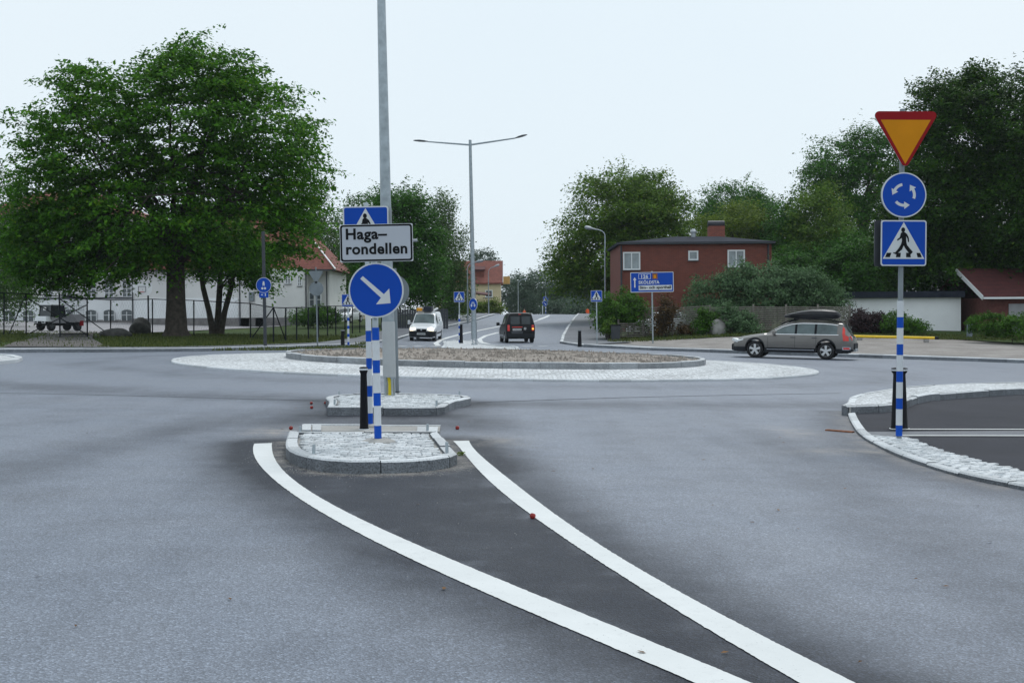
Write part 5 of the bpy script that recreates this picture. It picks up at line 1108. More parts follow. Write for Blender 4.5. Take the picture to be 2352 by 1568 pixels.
for px in (21, 66, 111, 154, 210, 251, 292):
    x = local(px, 700, d, org).x
    if px > 80: 
        window(t, x, (z(643)+z(684))/2, 1.05, z(643)-z(684), 0, 2, 4, .1)
    window(t, x, z(610), 1.05, 1.9, 0, 2, 4, .1) if px > 80 else None
    window(t, x, z(575), 1.05, 1.9, 0, 2, 4, .1)
    y0, y1 = z(712), z(737); w_ = 1.3; arc = [(x-w_/2, y1), (x+w_/2, y1)]+[(x+w_/2*math.cos(a), y0-.35+.35*math.sin(a)) for a in np.linspace(0, math.pi, 9)]
    b = MB(); b.prism(arc, -.19, -.1); o = b.build('basement_window', 'glass', t); b = MB()
    for xx in (x-w_/2+.05, x, x+w_/2-.05): b.box((xx, -.2, (y0+y1)/2-.1), (.08, .05, y0-y1-.2))
    b.box((x, -.2, (y0+y1)/2), (w_-.1, .048, .06)); b.build('bars', 'frame', o)
d = 127; org = col(303, d, .0); t = thing('school_block', 'pale grey school block with red hipped tile roof and dark downpipes', 'school', org); kk = d/F; wd = (700-303)*kk; dp = 14
z = lambda py, px=500: local(px, py, d, org).z; he = z(617, 700)
b = MB(); b.box((wd/2, dp/2, (he-1)/2), (wd, dp, he+1)); b.build('wall', 'wallgrey', t); b = MB(); b.box((wd*.31, -.03, z(725)/2+z(690)/2), (wd*.61, .06, z(688)-z(735))); b.build('lower_render', 'wallwhite', t)
b = MB(); b.box((wd*.81, -.035, (z(640)+z(738))/2), (wd*.37, .07, z(640)-z(738))); b.build('white_render', 'wallwhite', t) if False else None
b = MB(); b.box((wd/2, -.05, z(737)-.9), (wd+.04, .14, 2.4)); b.build('plinth', 'plinth', t)
sw = (746-700)*kk*1.05
b = MB(); b.box((wd+sw/2, dp/2+2.2, (he-1)/2-.05), (sw, dp-1, he+.9)); b.build('side_wall', 'wallgrey', t)
ridge = he+7.0; x1 = wd+sw+.9; b = MB(); b.add([(-.7, -.9, he-.1), (x1, -.9+1.6, he-.1), (x1, dp+1.5, he-.1), (-.7, dp+1, he-.1), (5, dp/2, ridge), (wd-3.2, dp/2+1, ridge)], [(0,1,5,4),(1,2,5),(2,3,4,5),(3,0,4),(3,2,1,0)]); b.build('roof', 'tile', t)
b = MB(); b.bar((x1, .72, he-.02), (wd-3.2, dp/2+1, ridge+.05), .12, .1); b.build('hip_ridge', 'frame', t); b = MB(); b.bar((-.7, -.95, he-.12), (x1, .65, he-.12), .14, .16); b.build('gutter', 'gutter', t)
for px in (303, 549, 701): x = local(px, 700, d, org).x; b = MB(); b.tube([(x+.1, -.13, -.8), (x+.1, -.13, he-.3), (x+.1, -.4, he-.1)], .07, 8); b.build('downpipe', 'gutter', t)
b = MB(); b.tube([(wd+sw-.1, 1.5, -.5), (wd+sw-.1, 1.5, he-.2)], .07, 8); b.build('downpipe', 'gutter', t)
for px, py, w_, h_ in ((661, 643, 14, 18), (688, 645, 10, 24), (565, 640, 12, 16)): a = local(px, py, d, org); window(t, a.x, a.z, w_*kk, h_*kk, 0, 2, 3, .09)
for px, py in ((716, 688), (731, 688)): a = local(px, py, d+1.7, org); window(t, a.x, a.z, .6, 1.5, 1.7, 1, 2, .09)
for px, py in ((561, 690), (598, 690)): a = local(px, py, d, org); b = MB(); b.box((a.x, -.08, (a.z+1)/2-.2), (1.0, .08, a.z+2.0)); b.build('doorway_panel', 'wallgrey', t)
a = local(578, 681, d, org); b = MB(); b.box((a.x, -.15, a.z), (.5, .25, .9)); b.build('wall_lamp', 'postgrey', t, bevel=.03)
# house wall far behind the school corner
d = 160; org = col(742, d, 0); t = thing('beige_house', 'plain beige house wall glimpsed behind the fence and the dark tree', 'house', org); wd = 5.0; b = MB(); b.box((wd/2, 3, 2.6), (wd, 6, 7.2)); b.build('wall', pm('beige_render', (.5, .43, .34), .85, var=.05), t)
a = local(785, 703, d, org); window(t, a.x, a.z, 1.6, 1.1, 0, 1, 1, .1, 'glass_pale'); b = MB(); b.add([(-.5, -.5, 6.1), (wd+.5, -.5, 6.1), (wd+.5, 6.5, 6.1), (-.5, 6.5, 6.1), (-.5, 3, 8.2), (wd+.5, 3, 8.2)], [(0,1,5,4),(1,2,5),(2,3,4,5),(3,0,4),(3,2,1,0)]); b.build('roof', 'tile2', t)
# ================================================================== FENCES
t = thing('chain_link_fence', 'long black mesh fence of slim posts and top rail around the school grass', 'fence')
FP = [(9, 770, 673), (60, 769, 675), (254, 766, 689), (350, 769, 687), (445, 773, 690), (575, 778, 697), (628, 789, 706), (656, 786, 707), (681, 784, 706), (708, 781, 706), (731, 777, 704), (752, 774, 703), (771, 771, 703), (792, 768, 703), (809, 765, 702), (826, 763, 702), (850, 760, 703), (876, 757, 703), (905, 754, 703), (930, 751, 704)]
tops = []
for px, py, tp in FP:
    g = hit(px, py, .1); tp_ = at(px, tp, g.y); tops.append(tp_)
    b = MB(); b.tube([(g.x, g.y, g.z-.15), (tp_.x, tp_.y, tp_.z+.03)], .04, 8); b.build('post', 'fence', t)
TOPS = tops; BASES = [hit(px, py, .1) for px, py, tp in FP]
def rail(a, b, r=.028, name='rail', par=None): m_ = MB(); m_.tube([a, b], r, 7); m_.build(name, 'fence', par or t)
for i in range(len(tops)-1):
    rail(tops[i], tops[i+1]); m_ = MB()
    if i == 1: continue
    lo0, lo1 = BASES[i]+Vector((0, 0, .05)), BASES[i+1]+Vector((0, 0, .05)); n = max(4, int((lo1-lo0).length/.22)); q = []
    for k_ in range(n+1):                                # wire mesh: fine crossing wires
        for s_ in (1, -1):
            a = lo0.lerp(lo1, k_/n); c = tops[i].lerp(tops[i+1], min(1, max(0, k_/n+s_*5.0/n))); m_.bar(a, c, .0025)
    m_.build('wire_mesh', 'fence', t)
rail((tops[0]+(tops[0]-tops[1])*3), tops[0])
rail(tops[6], at(580, 774, tops[6].y+1.2), .03, 'brace'); rail(tops[6], BASES[7]+Vector((0, 0, .1)), .03, 'brace'); rail(tops[1], BASES[0]+Vector((.3, 0, .1)), .03, 'brace'); 
zz = zm(0, 800, 3.36); gA, gB = hit(*zz(690, 1195), .1), hit(*zz(1003, 1190), .1)
t = thing('mesh_gate', 'black double mesh gate with diagonal braces across the gravel drive', 'gate')
g0, g3 = BASES[1]+Vector((.12, 0, 0)), BASES[2]+Vector((-.12, 0, 0)); hA, hB = at(136, 677, gA.y), at(200, 687, gB.y)
for g, h_ in ((gA, hA), (gB, hB)): rail(g+Vector((0, 0, -.1)), h_, .04, 'gate_post', t)
ct = (hA+hB)/2; 
rail(tops[1]+Vector((.1, 0, -.25)), gB+Vector((0, 0, .15)), .03, 'brace', t); rail(hA+Vector((0, 0, -.2)), BASES[2]+Vector((-.3, 0, .1)), .03, 'brace', t); rail(hB+Vector((0, 0, -.3)), g0+Vector((.1, 0, .1)), .03, 'brace', t)
rail(hA, hB, .025, 'rail', t); rail(gA+Vector((0, 0, .2)), gB+Vector((0, 0, .2)), .025, 'rail', t)
m_ = MB(); n = 26
for k_ in range(-n, n+1):
    for s_ in (1, -1):
        a0, a1 = k_/n, k_/n+1.0*s_
        p0, p1 = sorted((a0, a1)); 
        ta, tb = (0-a0)/(a1-a0), (1-a0)/(a1-a0); ta, tb = min(ta, tb), max(ta, tb); ta, tb = max(0, ta), min(1, tb)
        if tb-ta < .02: continue
        P_ = lambda tt: (gA.lerp(gB, a0+(a1-a0)*tt)).lerp(hA.lerp(hB, a0+(a1-a0)*tt), tt); m_.bar(P_(ta), P_(tb), .005)
m_.build('wire_mesh', 'fence', t)
# --- wooden slat fence before the brick house, one panel after another
SF = [(1478, 706, 770), (1545, 706, 771), (1630, 705, 772), (1730, 703, 773), (1805, 703, 773), (1878, 703, 773), (1951, 702, 772)]
sp_ = []
for px, tp, bp in SF: g = col(px, 78.5 if px < 1940 else 78.8, .12); sp_.append((g, at(px, tp, g.y)))
for i in range(len(sp_)-1):
    (g0, h0), (g1, h1) = sp_[i], sp_[i+1]; lb = ['slat fence panel touching the direction board post', 'slat fence panel behind the rusty brown shrub', 'slat fence panel half hidden by the leafy shrub', 'slat fence panel between the shrub and the grey car', 'slat fence panel behind the car bonnet', 'slat fence panel behind the roof box and next to the white garage'][i]
    t = thing('slat_fence', 'weathered wooden '+lb, 'fence', g0, 0, 'wooden slat fence panels'); nsl = 14; H_ = h0.z-g0.z
    e = g1-g0; L_ = Vector((e.x, e.y, 0)).length; ang_ = math.atan2(e.y, e.x); b = MB(); b.box((0, 0, 0), (L_-.1, .025, .07)); me_ = b.mesh('slat', 'wood')
    for k_ in range(nsl):
        f = (k_+.6)/nsl; c = (e*.5)+Vector((0, 0, H_*f)); link('slat', me_, t, (c.x, c.y, c.z), (0, -math.atan2(e.z, L_), ang_))
    for c in ((0, 0, 0), tuple(e)) if i == len(sp_)-2 else ((0, 0, 0),): b = MB(); b.box((c[0], c[1]+.05, c[2]+H_/2), (.1, .1, H_+.25)); b.build('post', 'wood', t)
t = thing('low_slat_fence', 'low weathered slat fence left of the direction board pole', 'fence', col(1420, 78, .12)); g0 = t.location.copy(); g1 = col(1478, 77.8, .12); e = g1-g0; b = MB(); b.box((0, 0, 0), (e.length-.08, .025, .07)); me_ = b.mesh('slat', 'wood')
for k_ in range(7): link('slat', me_, t, e*.5+Vector((0, 0, .1+.13*k_)), (0, 0, 0))
for c in (Vector((0, 0, 0)), e): b = MB(); b.box((c.x, .06, .55), (.1, .1, 1.25)); b.build('post', 'wood', t)
# --- dark boards, boxes and bins on the left side of the road
g = col(990, 96, .1); t = thing('dark_board_fence', 'dark boarded fence behind the white van beside the footpath', 'fence', g); hF = 1.5; w0, w1 = at(905, 730, 96).x-g.x, at(1029, 730, 96).x-g.x; n = 22
b = MB(); b.box((0, 0, hF/2), ((w1-w0)/n-.02, .03, hF)); me_ = b.mesh('board', 'darkgrey')
for k_ in range(n): link('board', me_, t, (lerp(w0, w1, (k_+.5)/n), (k_ % 2)*.01, random.uniform(-.02, .02)))
b = MB(); b.box(((w0+w1)/2, .05, hF*.75), (w1-w0, .05, .09)); b.build('rail', 'darkgrey', t)
g = col(1038, 122, .1); t = thing('utility_cabinet', 'grey green utility cabinet beside the far footpath', 'cabinet', g); b = MB(); b.box((0, 0, .9), (1.6, .8, 1.9)); b.build('cabinet_body', pm('cabinet_green', (.07, .10, .10), .5), t, bevel=.03); b = MB(); b.box((0, 0, 1.92), (1.75, .95, .14)); b.build('lid', 'darkgrey', t, bevel=.02)
for x in (-.4, .4): b = MB(); b.box((x, -.41, .9), (.74, .03, 1.6)); b.build('door', pm('cabinet_door', (.08, .115, .115), .5), t)
g = col(1413, 76.5, .12); t = thing('waste_bin', 'small dark waste bin beside the low slat fence', 'bin', g); b = MB(); b.box((0, 0, .42), (.5, .5, .84), taper=1.12); b.build('bin_body', 'darkgrey', t, bevel=.02); b = MB(); b.box((0, 0, .88), (.6, .6, .08)); b.build('lid', 'blackpl', t, bevel=.02)
# --- boulders, yellow pipe, round post, basketball stand
def boulder(name, label, g, rx, ry, rz_, mat, seed):
    rr = random.Random(seed); bm = bmesh.new(); bmesh.ops.create_icosphere(bm, subdivisions=3, radius=1)
    for v in bm.verts:
        n_ = 1+.13*math.sin(v.co.x*3+seed)+.1*math.sin(v.co.y*4+v.co.z*3+seed*2)+rr.uniform(-.02, .02); v.co = Vector((v.co.x*rx*n_, v.co.y*ry*n_, v.co.z*rz_*n_))
    me = bpy.data.meshes.new(name); bm.to_mesh(me); bm.free(); me.materials.append(M[mat]); me.shade_smooth(); tag(link(name, me, None, (g.x, g.y, g.z+rz_*.55)), label, 'boulder')
boulder('boulder', 'low flat mossy boulder on the grass below the gate', hit(265, 774, .1), .95, .6, .32, 'stone', 1); boulder('boulder', 'rounded grey boulder beside the huge tree trunk', hit(324, 768, .1), .75, .6, .62, 'stone', 2); boulder('boulder', 'pale rounded boulder at the foot of the slat fence', col(1651, 76.3, .12), .5, .4, .55, 'stone_pale', 3)
a, c = col(1955, 71.5, .15), col(2146, 70, .15); a.z = at(1955, 772, 71.5).z; c.z = at(2146, 776, 70).z; a.z = max(a.z, G(a.x, a.y)+.2); c.z = max(c.z, G(c.x, c.y)+.2); t = thing('yellow_barrier', 'long yellow pipe lying on low blocks across the gravel behind the car', 'barrier', a); b = MB(); b.tube([(0, 0, 0), c-a], .075, 12); b.build('pipe', 'pipe_yellow', t, smooth=True); b = MB(); b.tube([c-a, (c-a)*1.045], .08, 12); b.build('end_cap', 'blackpl', t)
for f in (.1, .9): q = (c-a)*f; b = MB(); b.box((q.x, q.y, q.z-.17), (.25, .2, .2)); b.build('block', 'stone_pale', t)
g = hit(2226, 775, .1); b = MB(); b.lathe([(.17, -.1), (.17, .84), (.15, .86)], 18); tag(b.build('concrete_post', pm('concrete', (.2, .23, .28), .8, var=.1), None, smooth=True, loc=g), 'stubby round grey post at the corner of the clipped hedge', 'post')
g = hit(341, 745, .12); g = col(341, 106, .12); t = thing('basketball_stand', 'basketball hoop with white backboard in the school yard', 'basketball hoop', g); kk = 106/F
zb1 = ztop(329, 665, g); b = MB(); b.tube([(0, 0, -.1), (0, 0, zb1+.2)], .07, 10); b.build('pole', 'fence', t)
b = MB(); b.prism([(-.8, zb1-.2), (-.55, zb1-.5), (.55, zb1-.5), (.8, zb1-.2), (.8, zb1+.5), (-.8, zb1+.5)], -.32, -.27); b.build('backboard', 'frame', t, loc=(-.4, 0, 0)); b = MB(); [b.bar(p_, q_, .03) for p_, q_ in (((-.3, -.34, zb1-.2), (.3, -.34, zb1-.2)), ((-.3, -.34, zb1+.25), (.3, -.34, zb1+.25)), ((-.3, -.34, zb1-.2), (-.3, -.34, zb1+.25)), ((.3, -.34, zb1-.2), (.3, -.34, zb1+.25)))]; b.build('target_square', 'navy', t, loc=(-.4, 0, 0))
b = MB(); b.tube([(.23*math.cos(a_), -.6+.23*math.sin(a_), zb1-.2) for a_ in np.linspace(0, 6.283, 17)], .02, 6); b.build('rim', 'hooprim', t, loc=(-.4, 0, 0)); b = MB(); b.bar((0, 0, zb1), (-.4, -.3, zb1), .08); b.build('bracket', 'fence', t)

# ================================================================== VEHICLES  (local x runs from nose to tail, z up)
class Car:
    def __init__(s, top, belt, half, roofw, sill=.25, arches=(), ar=.40):
        s.top, s.belt_, s.half, s.roofw, s.sill, s.arches, s.ar = top, belt, half, roofw, sill, arches, ar; s.L = top[-1][0]
    def f(s, tab, x): return interp(x, [p[0] for p in tab], [p[1] for p in tab])
    def zb(s, x):
        z = s.f(s.sill, x) if hasattr(s.sill, '__len__') else s.sill
        for xc, zc in s.arches:
            if abs(x-xc) < s.ar: z = max(z, zc+math.sqrt(s.ar**2-(x-xc)**2))
        return z
    def section(s, x):
        top = s.f(s.top, x); zb = min(s.zb(x), top-.1); belt = max(min(s.f(s.belt_, x), top-.035), zb+.05); wb = s.f(s.half, x); wr = min(s.f(s.roofw, x), wb*.98)
        ref = s.f(s.sill, x) if hasattr(s.sill, '__len__') else s.sill
        def side(z):
            t = (z-ref)/max(.1, belt-ref); return wb*(.955+.045*math.sin(math.pi*min(1, max(0, t*.62+.12))) if t < .9 else .955+.045*math.sin(math.pi*(.9*.62+.12))-.02*(t-.9)*10)
        pts = [(side(zb+(belt-zb)*t), zb+(belt-zb)*t) for t in (0, .2, .4, .6, .8, .93, 1)]
        dz = min(.1, (top-belt)*.7); y0 = pts[-1][0]
        for t in (.33, .66): pts.append((lerp(y0, wr, t), lerp(belt, top-dz, t)))
        pts += [(wr, top-dz), (wr*.96, top-dz*.55), (wr*.87, top-dz*.25), (wr*.6, top-dz*.07), (wr*.3, top-dz*.015), (0, top)]
        return pts
    def side_y(s, x, z):
        p = s.section(x)[:10]; return interp(z, [q[1] for q in p], [q[0] for q in p])
    def top_z(s, x, y):
        p = s.section(x)[9:][::-1]; return interp(abs(y), [q[0] for q in p], [q[1] for q in p])
    def body(s, parent, mat, name='body', n=None):
        xs = sorted(set([round(v, 3) for v in np.linspace(0, s.L, n or 60)] + [p[0] for p in s.top] + [round(xc+s.ar*c_, 3) for xc, _ in s.arches for c_ in np.cos(np.linspace(0, math.pi, 15))]))
        b = MB(); rows = []
        for x in xs:
            h = s.section(x); full = [(-y, z) for y, z in h] + [(y, z) for y, z in h[::-1][1:]]; rows.append(len(b.v)); b.v += [(x, y, z) for y, z in full]; m_ = len(full)
        for i in range(len(xs)-1):
            a, c = rows[i], rows[i+1]
            for j in range(m_): b.f.append((a+j, c+j, c+(j+1) % m_, a+(j+1) % m_)); b.m.append(0)
        b.f.append(tuple(rows[0]+j for j in range(m_))); b.f.append(tuple(rows[-1]+j for j in range(m_))[::-1]); b.m += [0, 0]
        return b.build(name, mat, parent, smooth=38)
    def patch(s, parent, name, mat, x0, x1, lo, hi, off=.006, nx=14, nz=5, sides=(-1, 1)):
        """a panel lying on the flank between two curves lo(x), hi(x)"""
        o = None
        for sd in sides:
            b = MB(); f0 = (lambda x: lo) if not callable(lo) else lo; f1 = (lambda x: hi) if not callable(hi) else hi
            xs = np.linspace(x0, x1, nx)
            for x in xs:
                for t in np.linspace(0, 1, nz): z = lerp(f0(x), f1(x), t); b.v.append((x, sd*(s.side_y(x, z)+off), z))
            for i in range(nx-1):
                for j in range(nz-1):
                    k_ = i*nz+j; q = (k_, k_+nz, k_+nz+1, k_+1); b.f.append(q if sd < 0 else q[::-1]); b.m.append(0)
            o = b.build(name, mat, parent, smooth=60)
        return o
    def top_patch(s, parent, name, mat, x0, x1, w0, w1, off=.006, nx=8, ny=9, yc=0.0):
        b = MB()
        for x in np.linspace(x0, x1, nx):
            w = lerp(w0, w1, (x-x0)/(x1-x0))
            for y in np.linspace(-w, w, ny): b.v.append((x-off*.7 if x1 < s.L*.5 else x+off*.7, y+yc, s.top_z(x, y+yc)+off))
        for i in range(nx-1):
            for j in range(ny-1): k_ = i*ny+j; b.f.append((k_, k_+ny, k_+ny+1, k_+1)); b.m.append(0)
        return b.build(name, mat, parent, smooth=60)
def curve(*pts): return lambda x: interp(x, [p[0] for p in pts], [p[1] for p in pts])
def wheel(parent, x, y, r, w, spokes=5, rim='rim', rr=.63):
    sd = 1 if y > 0 else -1; t = empty('wheel', (x, y, r)); t.parent = parent
    b = MB(); b.lathe([(r*.6, -w/2), (r*.93, -w/2), (r, -w*.34), (r, w*.34), (r*.93, w/2), (r*.6, w/2)], 28, axis='Y'); b.build('tyre', 'tyre', t, smooth=40)
    b = MB(); b.lathe([(r*.62, -.01), (r*.62, .01)], 24, axis='Y', c=(0, sd*(w/2-.045), 0)); b.build('brake_disc', 'hubdark', t)
    b = MB(); yo = sd*(w/2-.006)
    b.lathe([(r*rr, -.006), (r*rr, .006)], 24, axis='Y', c=(0, sd*(w/2-.04), 0)) if spokes == 0 else None
    for k_ in range(spokes):
        a = 2*math.pi*k_/spokes+.3; ca, sa = math.cos(a), math.sin(a); w0, w1 = r*.11, r*.145
        q = [(ca*r*.1-sa*w0, sa*r*.1+ca*w0), (ca*r*rr-sa*w1, sa*r*rr+ca*w1), (ca*r*rr+sa*w1, sa*r*rr-ca*w1), (ca*r*.1+sa*w0, sa*r*.1-ca*w0)]
        b.prism(q, yo-.02, yo+.004)
    b.lathe([(r*.17, -.012), (r*.17, .012)], 16, axis='Y', c=(0, yo, 0))
    ring_ = 28; vs_ = []
    for rad, yy in ((r*.66, yo+.006*sd), (r*(rr-.05), yo+.006*sd)): vs_ += [(rad*math.cos(2*math.pi*k_/ring_), yy, rad*math.sin(2*math.pi*k_/ring_)) for k_ in range(ring_)]
    b.add(vs_, [((k_, (k_+1) % ring_, (k_+1) % ring_+ring_, k_+ring_) if sd < 0 else (k_+ring_, (k_+1) % ring_+ring_, (k_+1) % ring_, k_)) for k_ in range(ring_)])
    b.build('rim', rim, t)
def mirror_pair(parent, x, y, z, mat, s=(.12, .2, .14)):
    for sd in (-1, 1): b = MB(); b.box((x, sd*(y+.14), z), s); b.bar((x, sd*(y-.08), z-.05), (x, sd*(y+.08), z-.03), .05); b.build('door_mirror', mat, parent, bevel=.03)
# ---------------------------------------------------------------- grey estate car
g = (hit(1735, 822)+hit(1893, 825))/2; th = math.radians(-20)
t = thing('estate_car', 'bronze grey estate car with black cladding driving round the roundabout', 'car', (0, 0, 0), th)
v = Car(top=[(0, .60), (.03, .70), (.12, .78), (.35, .86), (.7, .93), (1.1, .99), (1.38, 1.03), (1.7, 1.22), (2.05, 1.40), (2.4, 1.50), (2.9, 1.545), (3.5, 1.54), (4.0, 1.51), (4.36, 1.465), (4.5, 1.33), (4.66, 1.08), (4.72, .98), (4.80, .90), (4.84, .62)],
        belt=[(0, .55), (.3, .76), (1.3, .93), (2.5, .965), (3.6, .995), (4.5, 1.02), (4.84, .8)], half=[(0, .62), (.05, .74), (.2, .84), (.6, .915), (1.5, .93), (3.8, .93), (4.4, .90), (4.7, .85), (4.84, .74)],
        roofw=[(0, .55), (.6, .78), (1.3, .80), (1.8, .66), (2.4, .62), (3.8, .61), (4.36, .60), (4.72, .74), (4.84, .7)], sill=[(0, .28), (.3, .24), (4.4, .25), (4.84, .34)], arches=((.94, .345), (3.76, .345)), ar=.40)
v.body(t, 'volvo', n=90)
def up(x, d=.115): return v.f(v.top, x)-d
v.patch(t, 'side_window', 'carglass', 1.78, 2.52, curve((1.78, 1.0), (2.52, .985)), lambda x: min(up(x, .14), 1.42), .008)
v.patch(t, 'side_window', 'carglass', 2.60, 3.30, lambda x: .995, lambda x: up(x, .125), .008); v.patch(t, 'side_window', 'carglass', 3.38, 4.18, lambda x: 1.01, curve((3.38, 1.415), (4.05, 1.385), (4.18, 1.30)), .008)
for x in (2.56, 3.34): v.patch(t, 'door_pillar', 'blackpl', x-.045, x+.045, .99, lambda x: up(x, .12), .009, 3)
v.patch(t, 'window_trim', 'chrome', 1.66, 4.24, curve((1.66, .965), (4.24, .985)), curve((1.66, .99), (4.24, 1.008)), .011, 30, 2)
v.patch(t, 'window_trim', 'chrome', 1.72, 4.2, lambda x: min(up(x, .115), 1.42), lambda x: min(up(x, .092), 1.445), .009, 30, 2)
v.top_patch(t, 'windscreen', 'carglass_dark', 1.45, 2.28, .70, .56); v.top_patch(t, 'rear_window', 'carglass', 4.42, 4.64, .56, .62, .012)
v.patch(t, 'lower_cladding', 'cladding', .06, 4.8, lambda x: v.zb(x)+.002, lambda x: max(v.zb(x)+.085, .44), .014, 160, 3)
v.patch(t, 'side_trim', 'chrome', 1.42, 3.3, .355, .375, .018, 10, 2); v.patch(t, 'rub_strip', 'volvo', 1.45, 3.32, .575, .59, .012, 12, 2)
for x0, x1 in ((1.45, 1.46), (2.53, 2.54), (3.36, 3.37)): v.patch(t, 'door_gap', 'ubody', x0, x1, .44, .96, .003, 2, 6)
for x in (2.36, 3.2): v.patch(t, 'door_handle', 'darkgrey', x, x+.2, .845, .875, .025, 4, 2)
v.patch(t, 'tail_lamp', 'lampred', 4.385, 4.64, curve((4.385, 1.05), (4.43, .76), (4.64, .76)), lambda x: min(curve((4.385, 1.33), (4.47, 1.27), (4.50, 1.0), (4.64, .93))(x), v.f(v.top, x)-.11), .014, 24, 5)
for sd in (-1, 1):
    b = MB(); b.box((4.70, sd*.70, .86), (.12, .22, .2), ry=-.3); b.build('tail_lamp', 'lampred', t, bevel=.03); b = MB(); b.box((4.715, sd*.66, .90), (.12, .1, .07), ry=-.3); b.build('clear_lens', 'lampwhite', t, bevel=.02)
    b = MB(); b.box((.16, sd*.68, .70), (.3, .26, .12), ry=.25, rz=sd*.5); b.build('headlamp', 'lampwhite', t, bevel=.03)
v.patch(t, 'headlamp', 'lampwhite', .12, .46, curve((.12, .62), (.46, .72)), curve((.12, .72), (.46, .80)), .01, 6, 3); v.patch(t, 'reflector_surround', 'chrome', 4.40, 4.72, .40, .52, .018, 6, 3); v.patch(t, 'reflector', 'lampred', 4.44, 4.68, .425, .495, .022, 6, 3)
b = MB(); b.box((4.80, 0, .55), (.16, 1.5, .26)); b.build('rear_bumper', 'cladding', t, bevel=.05); b = MB(); b.box((4.86, 0, .40), (.08, 1.1, .12)); b.build('skid_plate', 'alu', t, bevel=.02); b = MB(); b.box((4.795, 0, .82), (.02, .52, .12), ry=-.1); b.build('number_plate', 'plate', t)
b = MB(); b.box((.05, 0, .42), (.2, 1.4, .28)); b.build('front_bumper', 'cladding', t, bevel=.06); b = MB(); b.box((.02, 0, .64), (.06, .7, .16)); b.build('grille', 'blackpl', t, bevel=.02)
b = MB(); b.box((2.4, 0, .40), (4.4, 1.35, .30)); b.build('underbody', 'ubody', t)
for sd in (-1, 1): b = MB(); b.tube([(1.95, sd*.60, 1.38), (2.2, sd*.60, 1.52), (2.5, sd*.60, 1.585), (3.2, sd*.595, 1.6), (3.9, sd*.59, 1.575), (4.25, sd*.585, 1.50)], .022, 8); b.build('roof_rail', 'blackpl', t, smooth=True)
mirror_pair(t, 1.72, .88, 1.03, 'volvo', (.13, .2, .14))
for x in (.94, 3.76):
    for y in (-.80, .80): wheel(t, x, y, .345, .235)
R3 = Matrix.Rotation(th, 3, 'Z'); c0 = R3 @ Vector((2.35, -.8, 0)); gx, gy = g.x-c0.x, g.y-c0.y; wp = [R3 @ Vector((x, 0, 0))+Vector((gx, gy, 0)) for x in (.94, 3.76)]
za, zb2 = G(wp[0].x, wp[0].y), G(wp[1].x, wp[1].y); t.location = (gx, gy, za-(zb2-za)*.94/2.82+.004); t.rotation_euler = (math.atan(-SLOPE)*-math.sin(th)*1.0, -math.atan((zb2-za)/2.82), th)
CARROT = t.matrix_basis.copy()
rb = thing('roof_box', 'long black roof box strapped on the bars of the grey estate car', 'roof box', t.matrix_basis @ Vector((1.98, -.05, 1.61)), 0); rb.rotation_euler = t.rotation_euler
b = MB(); rows = []
for x, w, z0, z1 in ((0, .08, .10, .13), (.06, .2, .05, .16), (.35, .34, .02, .245), (.75, .40, .01, .34), (1.15, .43, .01, .395), (1.6, .43, .01, .405), (2.0, .42, .02, .375), (2.18, .38, .05, .30), (2.25, .3, .11, .22)):
    rows.append((x, w, z0, z1)); zm_ = lerp(z0, z1, .45); b.v += [(x, -w*.8, z0), (x, w*.8, z0), (x, w, zm_), (x, w*.92, lerp(zm_, z1, .7)), (x, w*.7, z1-.015), (x, 0, z1), (x, -w*.7, z1-.015), (x, -w*.92, lerp(zm_, z1, .7)), (x, -w, zm_)]
for i in range(len(rows)-1):
    for j in range(9): b.f.append((i*9+j, i*9+(j+1) % 9, i*9+9+(j+1) % 9, i*9+9+j)); b.m.append(0)
b.f += [tuple(range(8, -1, -1)), tuple(range((len(rows)-1)*9, len(rows)*9))]; b.m += [0, 0]; b.build('box_shell', pm('roof_box_black', (.02, .021, .024), .35, var=.1), rb, smooth=45)
for x in (.5, 1.3): b = MB(); b.bar((x, -.6, -.005), (x, .6, -.005), .07, .035); b.build('cross_bar', 'blackpl', rb)
for x in (.5, 1.3):
    for y in (-.25, .25): b = MB(); b.box((x, y, .02), (.1, .06, .05)); b.build('clamp', 'blackpl', rb)
b = MB(); b.box((1.2, 0, .16), (1.9, .84, .01)); b.build('seam', 'ubody', rb)
def place(t, x, y, th, xm=2.0, wb=2.7):
    R_3 = Matrix.Rotation(th, 3, 'Z'); c = R_3 @ Vector((xm, 0, 0)); ox, oy = x-c.x, y-c.y; f = lambda lx, ly: (lambda q: G(q.x, q.y))(R_3 @ Vector((lx, ly, 0))+Vector((ox, oy, 0)))
    z0, z1 = f(xm-wb/2, 0), f(xm+wb/2, 0); zl, zr2 = f(xm, -.75), f(xm, .75)
    t.location = (ox, oy, (z0+z1)/2-(z1-z0)/wb*xm*0+0 - (z1-z0)/wb*xm + .012); t.rotation_euler = (math.atan((zr2-zl)/1.5), -math.atan((z1-z0)/wb), th)
